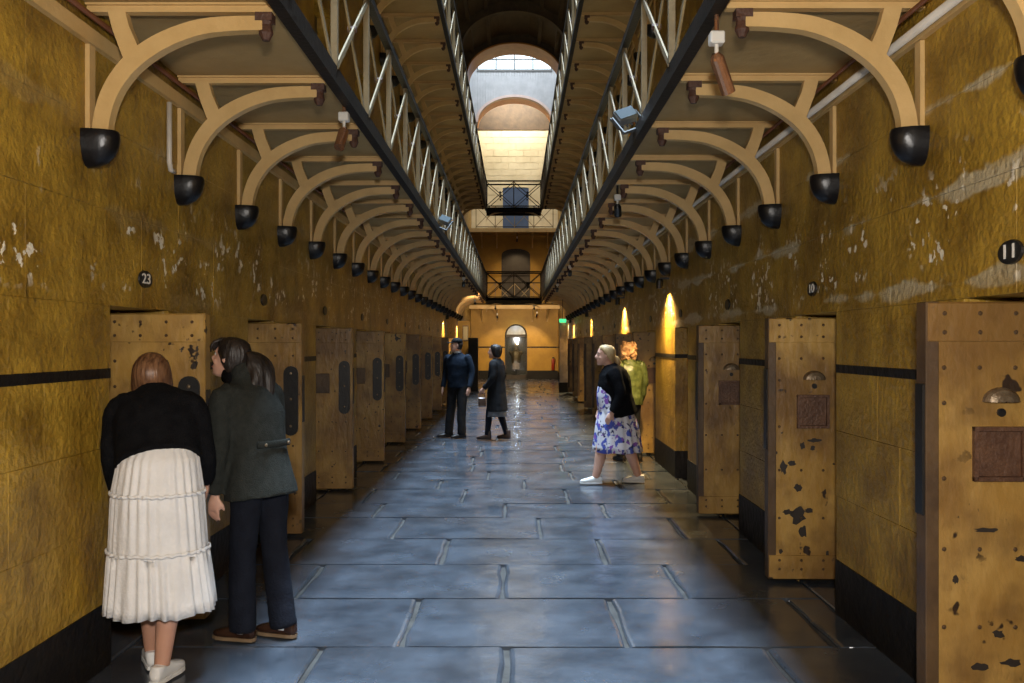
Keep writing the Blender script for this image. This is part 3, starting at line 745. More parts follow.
# wall washers hung under corbels
def washer(s, xw, y, pw, label):
    x = xw-s*.125; z = 2.46
    t = thing('wall_washer', label, 'lamp', (x, y, z), group='wall washer lamps under the corbels')
    MB().tube([(x, y, z+.03), (x, y, z), (x, y, z-.10), (x, y, z-.095)], [.03, .045, .045, .036], 12).build('housing', 'black_iron', t)
    MB().tube([(x, y, z-.088), (x, y, z-.080)], [.036, .036], 12).build('lens', 'lamp_lens', t)
    MB().box(*sorted((x, xw)), y-.012, y+.012, z+.02, z+.045).build('bracket_arm', 'black_iron', t)
    d = Vector((s*.05, 0, -1)).normalized()
    light('wall_washer_beam', 'SPOT', (x, y, z-.105), pw, (1, .72, .34), d.to_track_quat('-Z', 'Y').to_euler(), t, spot_size=R(140), spot_blend=1.0, shadow_soft_size=.03)
washer(1, XR, BRY[7]+.02, 650, 'wall washer lamp lighting the wall beside the green jacket')
washer(1, XR, BRY[11], 900, 'wall washer lamp with the brightest narrow beam on the right wall')
washer(1, XR, BRY[17], 300, 'third wall washer lamp along the right wall')
washer(1, XR, BRY[23], 700, 'farthest wall washer lamp on the right wall, beside the exit sign')
washer(-1, XL, BLY[19], 400, 'nearer wall washer lamp on the left wall')
washer(-1, XL, BLY[24], 700, 'farther wall washer lamp on the left wall')
# grey flood lights clamped to the gallery girders
def flood(loc, rz, label):
    t = thing('flood_light', label, 'lamp', loc, rz, 'grey flood lights on the girders')
    MB().cbox(-.09, .09, -.04, .04, .03, .15, .012).build('housing', 'grey_alloy', t, local=True)
    MB().cbox(-.08, .08, -.046, -.036, .04, .14, .003).build('glass_front', 'lamp_glass', t, local=True)
    for i in range(5): MB().box(-.085+i*.0425-.004, -.085+i*.0425+.004, .044, .066, .03, .16).build('cooling_fin', 'grey_alloy', t, local=True)
    mb = MB().box(-.115, -.105, -.015, .015, -.06, .11); mb.box(.105, .115, -.015, .015, -.06, .11); mb.box(-.115, .115, -.015, .015, -.07, -.06); mb.build('yoke', 'grey_alloy', t, local=True)
    t.rotation_euler = (R(-35), R(-22) if rz > 0 else R(22), rz)
flood((GR-.045, 7.15, 3.40), R(20), 'grey flood light clamped to the right girder')
flood((GL+.05, 13.2, 3.40), R(-20), 'grey flood light clamped to the left girder')

# ------------------------------------------------------------------ far end: showcase, signs, panels
t = thing('display_case', 'glazed display case with arched fanlight in the end wall niche', 'display case', (0, YE+.1, 0))
mb = MB().box(-.53, -.47, YE+.02, YE+.10, .05, 2.06); mb.box(.47, .53, YE+.02, YE+.10, .05, 2.06); mb.box(-.53, .53, YE+.02, YE+.10, 1.98, 2.08); mb.box(-.53, .53, YE+.02, YE+.10, .0, .20)
fr = mb.build('case_frame', 'dark_wood', t)
MB().box(-.47, .47, YE+.05, YE+.058, .20, 1.98).build('glass_pane', 'clear_glass', t)
MB().box(-.50, .50, YE+.10, YE+.52, .12, .20).build('plinth', 'case_lit', t)
MB().box(-.52, .52, YE+.50, YE+.54, .2, 2.6).build('case_back', 'dark_wood', t)
cv = [(.44*math.cos(PI*i/12), 2.10+.42*math.sin(PI*i/12)) for i in range(13)]
MB().prism(cv, 'y', YE+.05, YE+.06).build('fanlight', 'case_lit', t)
light('case_lamp', 'POINT', (.05, YE+.22, 1.86), 7, (.95, .97, 1), parent=t, shadow_soft_size=.04)
light('fanlight_glow', 'POINT', (0, YE-.25, 2.45), 3, (.8, .9, 1), parent=t, shadow_soft_size=.05)
MB().ball((.06, YE+.2, 1.66), .045, 10, 6).build('case_bulb', 'lamp_lens', t)
t = thing('armour_figure', 'dark iron armour with helmet on a stand inside the display case', 'armour', (0, YE+.30, .2))
y = YE+.30
MB().tube([(0, y, .20), (0, y, 1.0)], [.03, .03], 10).build('stand_pole', 'black_iron', t)
MB().tube([(0, y, .20), (0, y, .23)], [.2, .18], 16).build('stand_base', 'black_iron', t)
MB().tube([(0, y, .72), (0, y, .9), (0, y, 1.1), (0, y, 1.28), (0, y, 1.36)], [(.21, .13), (.2, .13), (.22, .14), (.21, .12), (.08, .07)], 16).build('breastplate', 'worn_iron', t)
MB().tube([(0, y, 1.36), (0, y, 1.64), (0, y, 1.65)], [(.11, .12), (.115, .125), (.09, .1)], 16).build('helmet', 'worn_iron', t)
MB().box(-.09, .09, y-.13, y-.105, 1.53, 1.555).build('eye_slit', 'black_iron', t)
MB().box(-.16, .16, y-.15, y-.135, .45, .75).build('apron_plate', 'worn_iron', t)
for s in (-1, 1): MB().ball((s*.25, y, 1.24), (.07, .08, .10), 10, 7).build('shoulder_plate', 'worn_iron', t)

t = thing('exhibit_panel', 'tall grey printed exhibit panel with black base before the crossing on the right', 'panel', (1.62, 30.6, 0))
MB().cbox(1.48, 1.78, 30.6, 30.70, .34, 2.36, .006).build('printed_face', 'panel_print', t)
MB().cbox(1.46, 1.80, 30.58, 30.72, 0, .34, .006).build('panel_base', 'black_paint', t)
t = thing('exit_sign', 'small glowing green exit sign above the grey exhibit panel', 'sign', (1.60, 30.55, 2.40))
MB().cbox(1.47, 1.70, 30.52, 30.56, 2.38, 2.50, .004).build('sign_box', 'exit_green', t)
MB().box(1.57, 1.59, 30.54, 30.56, 2.50, GZ).build('hanger_rod', 'black_iron', t)
cu = bpy.data.curves.new('letters', 'FONT'); cu.body = 'EXIT'; cu.size = .085; cu.align_x = 'CENTER'; cu.align_y = 'CENTER'; cu.extrude = .001
o = bpy.data.objects.new('letters', cu); COL.objects.link(o); me = bpy.data.meshes.new_from_object(o.evaluated_get(bpy.context.evaluated_depsgraph_get())); bpy.data.objects.remove(o); me.materials.append(M['white_ink'])
put('letters', me, t, loc=(1.585, 30.517, 2.44), rot=(PI/2, 0, 0))
t = thing('exhibit_panel', 'pale yellow exhibit panel on the left before the crossing', 'panel', (-1.80, 31.2, 0))
MB().cbox(-2.02, -1.58, 31.2, 31.28, .32, 2.45, .006).build('printed_face', 'end_wall', t)
MB().cbox(-2.04, -1.56, 31.18, 31.30, 0, .32, .006).build('panel_base', 'black_paint', t)
t = thing('framed_notice', 'small framed notice hung on the pale exhibit panel', 'notice', (-1.74, 31.17, 2.0))
MB().cbox(-1.85, -1.65, 31.165, 31.198, 1.75, 2.30, .004).build('frame', 'worn_iron', t)
MB().box(-1.825, -1.675, 31.16, 31.167, 1.80, 2.25).build('sheet', 'cream_wall', t)
t = thing('black_cabinet', 'tall black cabinet standing behind the man in the cap', 'cabinet', (-1.42, 30.4, 0))
MB().cbox(-1.60, -1.28, 30.2, 30.55, .06, 1.86, .01).build('carcass', 'black_paint', t)
MB().cbox(-1.58, -1.30, 30.18, 30.20, .10, 1.82, .004).build('door', 'black_paint', t)
MB().box(-1.61, -1.27, 30.19, 30.56, .0, .06).build('plinth', 'black_iron', t)
t = thing('fire_extinguisher', 'red fire extinguisher hung on the end wall right of the niche', 'extinguisher', (1.74, 42.31, .45))
MB().tube([(1.74, 42.31, .42), (1.74, 42.31, .45), (1.74, 42.31, .88), (1.74, 42.31, .95), (1.74, 42.31, .98)], [.05, .075, .075, .04, .025], 14).build('cylinder', 'red_paint', t, smooth=True)
MB().box(1.70, 1.80, 42.29, 42.33, .98, 1.03).build('valve_handle', 'black_iron', t)
MB().tube([(1.80, 42.31, 1.0), (1.84, 42.31, .9), (1.83, 42.31, .7)], [.012]*3, 8).build('hose', 'black_iron', t)
# ------------------------------------------------------------------ people
TEX = bpy.data.textures.new('cloth_folds', 'CLOUDS'); TEX.noise_scale = .16; TEX.noise_depth = 2
def baked(name, mb, material, parent, voxel=.012, smooth=4, folds=0.0):
    me = mb.mesh(name+'_src', material, fix=True)
    o = bpy.data.objects.new(name, me); COL.objects.link(o)
    m = o.modifiers.new('r', 'REMESH'); m.mode = 'VOXEL'; m.voxel_size = voxel; m.use_smooth_shade = True
    if folds:
        d = o.modifiers.new('d', 'DISPLACE'); d.texture = TEX; d.strength = folds; d.mid_level = .5; d.texture_coords = 'LOCAL'
    s = o.modifiers.new('s', 'SMOOTH'); s.iterations = smooth; s.factor = .5
    dg = bpy.context.evaluated_depsgraph_get()
    nm = bpy.data.meshes.new_from_object(o.evaluated_get(dg)); nm.name = name
    bpy.data.objects.remove(o); bpy.data.meshes.remove(me)
    for p in nm.polygons: p.use_smooth = True
    if not nm.materials: nm.materials.append(M[material])
    return put(name, nm, parent, local=True)
def V(*a): return Vector(a)
def lerp(a, b, t): return Vector(a)*(1-t)+Vector(b)*t
def limb(mb, pts, rads, n=12, ref=(1, 0, 0), sub=3):
    P, Q = [], []
    for i in range(len(pts)-1):
        for k in range(sub):
            t = k/sub; P.append(lerp(pts[i], pts[i+1], t))
            a, b = rads[i], rads[i+1]
            a = a if isinstance(a, tuple) else (a, a); b = b if isinstance(b, tuple) else (b, b)
            Q.append((a[0]*(1-t)+b[0]*t, a[1]*(1-t)+b[1]*t))
    P.append(Vector(pts[-1])); l = rads[-1]; Q.append(l if isinstance(l, tuple) else (l, l))
    for _ in range(2):
        P = [P[0]]+[(P[i-1]+P[i]*2+P[i+1])/4 for i in range(1, len(P)-1)]+[P[-1]]
    mb.tube(P, Q, n, ref)
def hand(mb, wrist, d, palm_n, thumb_side, curl=.5, k=1.0):
    d = Vector(d).normalized(); nrm = Vector(palm_n); nrm = (nrm-nrm.dot(d)*d).normalized(); lat = d.cross(nrm)*thumb_side
    w = Vector(wrist)
    mb.tube([w-d*.02, w+d*.02*k, w+d*.055*k, w+d*.088*k], [(.024*k, .018*k), (.032*k, .017*k), (.040*k, .016*k), (.038*k, .013*k)], 12, lat)
    for i, L in enumerate((.070, .079, .073, .056)):
        root = w+d*.082*k+lat*(.029-.0195*i)*k
        p = [root-d*.02]; dd = d.copy()
        for seg, fr in enumerate((.45, .32, .26)):
            dd = (dd+nrm*curl*(.28+.25*seg)).normalized(); p.append(p[-1]+dd*(L*fr*k+(.02 if seg == 0 else 0)))
        mb.tube(p, [.0092*k, .0090*k, .0082*k, .0064*k], 8, lat)
    p0 = w+d*.025*k+lat*.024*k; dt = (d*.75+lat*.62+nrm*.25).normalized(); p1 = p0+dt*.042*k; dt2 = (d*.95+lat*.15+nrm*.35).normalized(); p2 = p1+dt2*.032*k
    mb.tube([p0-dt*.01, p1, p2], [.0125*k, .0105*k, .0075*k], 8, nrm)
HEAD = [(-.116, .050, .024, .022), (-.100, .046, .042, .042), (-.072, .032, .056, .064), (-.035, .015, .065, .080), (.005, .004, .071, .090), (.045, -.002, .074, .094), (.080, -.006, .066, .085), (.103, -.008, .046, .060), (.116, -.009, .018, .024)]
def head_frame(c, yaw, pitch, roll=0):
    return Matrix.Translation(Vector(c)) @ Matrix.Rotation(yaw, 4, 'Z') @ Matrix.Rotation(-pitch, 4, 'X') @ Matrix.Rotation(roll, 4, 'Y')
def head(mb, F):
    n = 20; vs = []; fs = []
    for z, cy, rx, ry in HEAD:
        for k in range(n):
            th = 2*PI*k/n; x = rx*math.cos(th); y = cy+ry*math.sin(th)
            if y > cy and -.07 < z < .03: x *= 1-.10*math.sin(th)
            vs.append(F @ V(x, y, z))
    m = len(HEAD)
    for i in range(m-1):
        for k in range(n): fs.append((i*n+k, i*n+(k+1) % n, (i+1)*n+(k+1) % n, (i+1)*n+k))
    fs.append(tuple(range(n))[::-1]); fs.append(tuple((m-1)*n+k for k in range(n)))
    mb.add(vs, fs)
    def T(*p): return F @ V(*p)
    mb.tube([T(0, .080, .030), T(0, .098, .005), T(0, .112, -.022), T(0, .104, -.034), T(0, .085, -.036)], [.008, .010, .014, .013, .008], 10)
    for s in (-1, 1):
        mb.ball(T(s*.012, .097, -.030), .009, 8, 6)
        mb.ball(T(s*.030, .078, .030), (.022, .014, .008), 8, 6)
        mb.ball(T(s*.040, .062, -.030), (.020, .020, .020), 8, 6)
        mb.ball(T(s*.073, -.004, -.004), (.010, .019, .032), 10, 7)
    mb.ball(T(0, .086, -.064), (.023, .012, .007), 10, 6); mb.ball(T(0, .084, -.076), (.020, .012, .008), 10, 6)
    mb.ball(T(0, .080, -.104), (.020, .016, .014), 10, 6)
def face_bits(F, t, far=False):
    def T(*p): return F @ V(*p)
    for s in (-1, 1):
        o = MB().ball(T(s*.031, .078, .010), .0100, 10, 7).build('eye', 'white_shoe', t, smooth=True, local=True)
        MB().ball(T(s*.0315, .0850, .010), (.0055, .0045, .0055), 8, 6).build('iris', 'dark_hair', o, smooth=True, local=True)
        MB().tube([T(s*.014, .094, .031), T(s*.032, .092, .036), T(s*.048, .078, .032)], [.003, .0038, .002], 6).build('eyebrow', 'dark_hair', t, smooth=True, local=True)
    MB().ball(T(0, .0945, -.069), (.021, .006, .0065), 12, 6).build('lips', 'lips', t, smooth=True, local=True)
mat('lips', (.42, .13, .10), .4)
def hair_shell(rings, F, clip=None, groove=.035, kg=13, n=56):
    mb = MB(); vs = []; fs = []
    for i, (z, cy, rx, ry) in enumerate(rings):
        for k in range(n):
            th = 2*PI*k/n; g = 1+groove*math.sin(kg*th+i*.35)+groove*.6*math.sin(kg*2.3*th-i*.5)
            x, y = rx*g*math.cos(th), cy+ry*g*math.sin(th)
            if clip: y = min(y, clip(z, x))
            vs.append(F @ V(x, y, z))
    m = len(rings)
    for i in range(m-1):
        for k in range(n): fs.append((i*n+k, i*n+(k+1) % n, (i+1)*n+(k+1) % n, (i+1)*n+k))
    fs.append(tuple(range(n))[::-1]); fs.append(tuple((m-1)*n+k for k in range(n)))
    return mb.add(vs, fs)
def skirt(name, rings, material, parent, pleat=.010, kp=17, n=96, ruffles=()):
    """rings: (z, cx, cy, rx, ry, pleat factor)"""
    mb = MB(); fine = []
    for i in range(len(rings)-1):
        for k in range(5):
            t = k/5; fine.append(tuple(a*(1-t)+b*t for a, b in zip(rings[i], rings[i+1])))
    fine.append(rings[-1]); vs = []; fs = []; random.seed(5); ph = [random.uniform(0, 6.28) for _ in range(6)]
    full = fine+[(z, cx, cy, rx-.008, ry-.008, p) for z, cx, cy, rx, ry, p in fine[::-1]]
    for z, cx, cy, rx, ry, p in full:
        for k in range(n):
            th = 2*PI*k/n
            w = (math.sin(kp*th+ph[0])+.7*math.sin((kp*1.0+6)*th+ph[1]+z*4)+.5*math.sin(5*th+ph[2]))*pleat*p
            vs.append((cx+(rx+w)*math.cos(th), cy+(ry+w)*math.sin(th), z+(.006*math.sin(7*th+ph[3]) if p > .9 else 0)))
    m = len(full)
    for i in range(m-1):
        for k in range(n): fs.append((i*n+k, i*n+(k+1) % n, (i+1)*n+(k+1) % n, (i+1)*n+k))
    o = mb.add(vs, fs).build(name, material, parent, smooth=True, local=True)
    for z, cx, cy, rx, ry in ruffles:
        vs = []; fs = []; n2 = 160
        for r, (dz, dr) in enumerate(((.008, .004), (.010, .010), (-.002, .013), (-.009, .008), (-.006, .0))):
            for k in range(n2):
                th = 2*PI*k/n2; w = .004*math.sin(38*th)+.003*math.sin(23*th+1)
                vs.append((cx+(rx+dr+w)*math.cos(th), cy+(ry+dr+w)*math.sin(th), z+dz+.003*math.sin(31*th)+.002*math.sin(6*th)))
        for r in range(4):
            for k in range(n2): fs.append((r*n2+k, r*n2+(k+1) % n2, (r+1)*n2+(k+1) % n2, (r+1)*n2+k))
        MB().add(vs, fs).build('ruffle', material, o, smooth=True, local=True)
    return o
def shoe(parent, ank, yaw, material, sole='shoe_sole', k=1.0, high=0.0, name='shoe'):
    A = Matrix.Translation(V(ank[0], ank[1], ank[2]-.075)) @ Matrix.Rotation(yaw, 4, 'Z')
    mb = MB()
    mb.tube([A @ V(0, y*k, z) for y, z in ((-.078, .050), (-.068, .048), (-.03, .052), (.03, .050), (.09, .040), (.14, .034), (.172, .030), (.182, .028))],
            [(.014, .020), (.030, .036), (.035, .042), (.037, .040), (.044, .030), (.042, .024), (.026, .016), (.010, .008)], 14, (1, 0, 0), power=2.6)
    mb.tube([A @ V(0, -.035, .05), A @ V(0, -.03, .085+high)], [(.034, .044), (.037, .045)], 12, (1, 0, 0))
    s = baked(name, mb, material, parent, .007, 3)
    so = MB(); pts = [(-.080, .0), (-.072, .026), (-.03, .034), (.04, .036), (.10, .044), (.145, .040), (.178, .022), (.186, .0)]
    poly = [A @ V(w, y*k, 0) for y, w in pts]+[A @ V(-w, y*k, 0) for y, w in pts[::-1]][1:-1]
    so.add([(p.x, p.y, A.translation.z+.002) for p in poly]+[(p.x, p.y, A.translation.z+.020) for p in poly], [tuple(range(len(poly)))[::-1], tuple(range(len(poly), 2*len(poly)))]+[(i, (i+1) % len(poly), (i+1) % len(poly)+len(poly), i+len(poly)) for i in range(len(poly))])
    so.build('sole', sole, s, local=True)
    return s
def body_mesh(J, t, skin='skin', voxel=.008, hands=True, k=1.0, arm=1.0, leg=1.0, curl=.5):
    mb = MB(); F = head_frame(J['head'], J.get('yaw', 0), J.get('pitch', 0))
    head(mb, F)
    limb(mb, [J['neck']-V(0, 0, .04), J['neck'], F @ V(0, -.012, -.06), F @ V(0, 0, .0)], [.060, .052, .050, .05], 14)
    limb(mb, [J['hip']-V(0, 0, .06), J['hip']+V(0, 0, .05), lerp(J['hip'], J['chest'], .55), J['chest'], lerp(J['chest'], J['neck'], .7), J['neck']], [(.14, .095), (.145, .10), (.115, .085), (.14, .095), (.12, .07), (.05, .05)], 16)
    for s in 'LR':
        sg = -1 if s == 'L' else 1
        limb(mb, [lerp(J['sh'+s], J['chest'], .3), J['sh'+s], J['el'+s], J['wr'+s]], [.05*arm, .05*arm, .038*arm, .025*arm], 12)
        d = Vector(J['wr'+s])-Vector(J['el'+s]); d = J.get('hd'+s, d)
        if hands: hand(mb, J['wr'+s], d, J.get('pn'+s, V(-sg*.6, -.3, 0)), J.get('ts'+s, -sg), curl)
        limb(mb, [J['hp'+s], J['kn'+s], lerp(J['kn'+s], J['an'+s], .35)+V(0, -.02, 0), J['an'+s]], [.078*leg, .055*leg, .056*leg, .037*leg], 14)
        a = Vector(J['an'+s]); yw = J.get('fy'+s, 0); f = V(-math.sin(yw), math.cos(yw), 0)
        mb.tube([a-f*.04-V(0, 0, .035), a+f*.02-V(0, 0, .03), a+f*.10-V(0, 0, .05)], [(.026, .03), (.028, .035), (.03, .018)], 10)
    o = baked('body', mb, skin, t, voxel, 3); face_bits(F, t)
    return F
def person(label, loc, rotz):
    return thing('person', label, 'person', loc, rotz)
def top_garment(J, ch=(.19, .135), wa=(.17, .125), hem=None, sl=1.0, sleeve_end=1.0, mb=None, neck=(.068, .062), back=0.0, sh_r=.068):
    mb = mb or MB(); B = V(0, back, 0)
    sp = [hem[0]]+[lerp(J['hip'], J['chest'], .5)+B, J['chest']+B, lerp(J['chest'], J['neck'], .55)+B, J['neck']+V(0, -.01, .01)] if hem else None
    rd = [hem[1], wa, ch, (ch[0]*.93, ch[1]*.82), neck]
    limb(mb, sp, rd, 20)
    for s in 'LR':
        a, b, c = J['sh'+s], J['el'+s], lerp(J['el'+s], J['wr'+s], sleeve_end)
        limb(mb, [lerp(J['chest'], a, .55)+V(0, 0, .04), a, lerp(a, b, .5), b, c], [sh_r*1.05, sh_r*sl, .062*sl, .054*sl, .043*sl], 14)
    return mb
Z = V(0, 0, 1)

# --- woman in black sweater and white tiered skirt (front left, back to the viewer)
t = person('woman in black sweater and white tiered skirt leaning into the first left doorway', (-1.755, 4.44, 0), R(6))
J = dict(hip=V(0, .0, .95), chest=V(-.045, .09, 1.25), neck=V(-.09, .20, 1.425), head=V(-.125, .30, 1.488), yaw=R(12), pitch=R(-38),
         shL=V(-.235, .15, 1.345), elL=V(-.275, .11, 1.08), wrL=V(-.245, .20, .86), shR=V(.125, .15, 1.345), elR=V(.185, .13, 1.09), wrR=V(.15, .30, .93),
         hpL=V(-.09, 0, .90), knL=V(-.075, .10, .50), anL=V(-.085, .16, .085), hpR=V(.09, 0, .90), knR=V(.06, .0, .49), anR=V(.025, -.06, .085), fyL=R(20), fyR=R(-15))
F = body_mesh(J, t, 'skin_leg', .0075)
baked('sweater', top_garment(J, (.205, .135), (.205, .155), (V(-.01, .010, 1.055), (.208, .170)), 1.06), 'black_knit', t, .011, 4, .02)
skirt('skirt', [(1.15, -.01, .03, .155, .115, .1), (1.085, -.01, .01, .190, .148, .4), (.93, -.01, .0, .212, .178, .7), (.915, -.01, .0, .209, .176, .4), (.90, -.01, .0, .214, .179, .8), (.66, -.01, .01, .232, .195, .45), (.635, -.01, .01, .231, .194, .3), (.615, -.01, .01, .235, .197, 1.0), (.34, -.005, .02, .262, .225, 1.6)], 'white_cotton', t, .0065, 27, 160,
      ruffles=[(.922, -.01, .0, .211, .177), (.640, -.01, .01, .231, .194)])
hr = [(.128, -.02, .012, .012), (.122, -.02, .045, .05), (.105, -.02, .070, .08), (.07, -.022, .090, .102), (.02, -.026, .099, .107), (-.04, -.032, .102, .102), (-.09, -.04, .098, .090), (-.135, -.048, .090, .072), (-.165, -.052, .080, .055), (-.17, -.05, .05, .03)]
hair_shell(hr, F, lambda z, x: .085 if z > .04 else .03+.02*abs(x)/.09, .03, 17).build('hair', 'brown_hair', t, smooth=True, local=True)
shoe(t, J['anL'], R(20), 'white_shoe', 'white_shoe'); shoe(t, J['anR'], R(-15), 'white_shoe', 'white_shoe')

# --- woman in dark grey jacket with a ponytail
t = person('dark-haired woman with ponytail in grey wool jacket looking into a left cell', (-1.445, 5.04, 0), R(60))
J = dict(hip=V(0, -.02, .93), chest=V(0, .03, 1.24), neck=V(0, .12, 1.455), head=V(0, .215, 1.565), yaw=R(14), pitch=R(-14),
         shL=V(-.185, .08, 1.385), elL=V(-.235, .05, 1.08), wrL=V(-.215, .10, .83), shR=V(.185, .08, 1.385), elR=V(.23, .10, 1.10), wrR=V(.17, .26, .95),
         hpL=V(-.09, -.02, .90), knL=V(-.09, .03, .50), anL=V(-.085, .03, .085), hpR=V(.09, -.02, .90), knR=V(.085, -.03, .50), anR=V(.08, -.12, .085), fyL=R(14), fyR=R(10),
         hdL=V(-.02, .14, -1), pnL=V(.9, .2, 0))
F = body_mesh(J, t, 'skin', .0075, curl=.62)
mb = top_garment(J, (.200, .140), (.178, .135), (V(0, -.03, .80), (.222, .185)), 1.05, .97)
mb.tube([J['neck']+V(0, -.03, -.04), J['neck']+V(0, -.01, .03), J['neck']+V(0, .012, .060)], [(.085, .08), (.074, .074), (.070, .070)], 18)
jk = baked('jacket', mb, 'grey_wool', t, .010, 3, .018)
for s in (-1, 1): MB().ball((s*.085, -.150, 1.10), (.010, .008, .010), 10, 6).build('button', 'worn_iron', jk, smooth=True, local=True)
mb = MB().tube([V(-.12, -.120, 1.10), V(-.06, -.138, 1.10), V(0, -.143, 1.10), V(.06, -.138, 1.10), V(.12, -.120, 1.10)], [(.008, .020)]*5, 10, (0, 1, 0)); mb.build('half_belt', 'grey_wool', jk, smooth=True, local=True)
mb = MB(); limb(mb, [J['hip']-Z*.08, J['hip']+Z*.02, J['hip']+Z*.12], [(.16, .125), (.165, .13), (.15, .12)], 18)
for s in 'LR': limb(mb, [J['hp'+s]-Z*.0, J['kn'+s], V(*J['an'+s])-Z*.02+V(0, .0, 0)], [(.092, .098), (.068, .078), (.068, .082)], 14)
baked('trousers', mb, 'navy_cloth', t, .011, 4, .015)
tn = MB().tube([J['neck']+V(0, -.015, -.02), F @ V(0, -.01, -.085)], [(.066, .066), (.058, .06)], 16); tn.build('roll_neck', 'black_knit', t, smooth=True, local=True)
cap = [(.127, -.012, .012, .012), (.121, -.012, .042, .05), (.105, -.012, .066, .078), (.07, -.012, .080, .098), (.03, -.014, .083, .102), (-.02, -.02, .081, .095), (-.06, -.03, .070, .078), (-.085, -.035, .05, .055)]
hair_shell(cap, F, lambda z, x: .10 if z > .075 else (.075+(z-.03)*.5 if z > .03 else .028+(z)*.9), .016, 15).build('hair', 'dark_hair', t, smooth=True, local=True)
fr = MB()
for i in range(7):
    x = -.055+i*.018
    fr.tube([F @ V(x*.7, .055, .105), F @ V(x, .094, .075), F @ V(x*1.12, .100, .045), F @ V(x*1.2, .093, .018+.006*(i % 2))], [.010, .011, .009, .003], 8)
fr.build('fringe', 'dark_hair', t, smooth=True, local=True)['kind'] = 'stuff'
pt = MB(); random.seed(3)
for i in range(11):
    a = i*2.4; r = .012+.017*(i % 3); ox, oy = r*math.cos(a), r*math.sin(a)
    base = [V(0, -.095, .055), V(ox, -.135+oy*.4, .060), V(ox*1.5, -.175+oy, .02), V(ox*2.0, -.205+oy*1.3, -.06), V(ox*2.2, -.215+oy*1.4, -.14), V(ox*1.9, -.205+oy*1.2, -.20-.03*random.random()), V(ox*1.4+.01, -.20+oy, -.255-.03*random.random())]
    base = [p+V(.012*math.sin(j*1.7+i), .010*math.cos(j*1.9+i), 0) for j, p in enumerate(base)]
    limb(pt, [F @ p for p in base], [.014, .022, .028, .030, .027, .019, .005], 8)
baked('ponytail', pt, 'dark_hair', t, .009, 1)
MB().tube([F @ V(0, -.088, .055), F @ V(0, -.112, .058)], [.026, .026], 12).build('hair_band', 'black_cloth', t, smooth=True, local=True)
for s in 'LR':
    MB().tube([V(*J['an'+s])-Z*.03, V(*J['an'+s])+Z*.06], [(.040, .046), (.040, .046)], 12).build('sock', 'white_cotton', t, smooth=True, local=True)
    shoe(t, J['an'+s], J['fy'+s], 'brown_leather', 'shoe_sole')

# --- man in a cap, far left
t = person('man in dark cap and dark blue sweater standing on the flags, facing left', (-1.02, 15.8, 0), R(150))
J = dict(hip=V(0, 0, .95), chest=V(0, .0, 1.28), neck=V(0, .01, 1.50), head=V(0, .045, 1.625), yaw=R(-42), pitch=R(-4),
         shL=V(-.215, 0, 1.43), elL=V(-.29, -.02, 1.14), wrL=V(-.29, .08, .90), shR=V(.215, 0, 1.43), elR=V(.285, -.04, 1.14), wrR=V(.29, .04, .89),
         hpL=V(-.10, 0, .92), knL=V(-.11, .06, .50), anL=V(-.12, .06, .085), hpR=V(.10, 0, .92), knR=V(.12, .04, .50), anR=V(.17, .04, .085), fyL=R(-35), fyR=R(-45))
F = body_mesh(J, t, 'skin', .010)
baked('sweater', top_garment(J, (.235, .155), (.205, .155), (V(0, 0, .88), (.195, .15)), 1.05, sh_r=.064), 'blue_sweater', t, .013, 4, .025)
MB().tube([J['neck']-Z*.015, J['neck']+V(0, .008, .035)], [(.075, .07), (.066, .062)], 14).build('shirt_collar', 'white_cotton', t, smooth=True, local=True)
mb = MB(); limb(mb, [J['hip']-Z*.08, J['hip']+Z*.08], [(.175, .13), (.175, .135)], 16)
for s in 'LR': limb(mb, [J['hp'+s], J['kn'+s], V(*J['an'+s])-Z*.02], [(.10, .105), (.078, .085), (.07, .085)], 14)
baked('trousers', mb, 'black_cloth', t, .013, 4, .02)
cp = [(.045, -.005, .083, .103), (.085, -.008, .080, .100), (.115, -.010, .062, .078), (.132, -.010, .03, .04), (.136, -.010, .008, .008)]
ch_ = hair_shell(cp, F, None, 0, 1, 24).build('cap', 'black_cloth', t, smooth=True, local=True)
MB().tube([F @ V(0, .07, .052), F @ V(0, .12, .046), F @ V(0, .165, .036), F @ V(0, .175, .033)], [(.074, .008), (.070, .008), (.045, .007), (.015, .004)], 14).build('cap_peak', 'black_cloth', ch_, smooth=True, local=True)
hair_shell([(.06, -.02, .076, .090), (.0, -.025, .075, .082), (-.05, -.03, .062, .066), (-.07, -.03, .045, .05)], F, lambda z, x: .01, .015).build('hair', 'dark_hair', t, smooth=True, local=True)
for s in 'LR': shoe(t, J['an'+s], J['fy'+s], 'dark_shoe', 'dark_shoe', 1.12)

# --- woman in black coat, middle distance
t = person('short-haired woman in knee-length black coat and grey dress walking left', (-.335, 15.45, 0), R(72))
J = dict(hip=V(0, 0, .90), chest=V(0, .0, 1.20), neck=V(0, .0, 1.40), head=V(0, .035, 1.515), yaw=R(6), pitch=R(-4),
         shL=V(-.175, 0, 1.335), elL=V(-.225, -.02, 1.07), wrL=V(-.20, .15, .90), shR=V(.175, 0, 1.335), elR=V(.225, -.04, 1.07), wrR=V(.20, .10, .86),
         hpL=V(-.085, 0, .87), knL=V(-.07, .12, .48), anL=V(-.07, .15, .085), hpR=V(.085, 0, .87), knR=V(.075, -.02, .47), anR=V(.06, -.16, .095), fyL=R(8), fyR=R(-6))
F = body_mesh(J, t, 'skin', .010)
baked('coat', top_garment(J, (.185, .135), (.170, .145), (V(0, -.01, .50), (.20, .185)), 1.1), 'black_cloth', t, .013, 4, .02)
skirt('dress_hem', [(.62, 0, 0, .165, .15, .3), (.41, 0, 0, .185, .175, 1.0)], 'grey_dress', t, .006, 11, 48)
mb = MB()
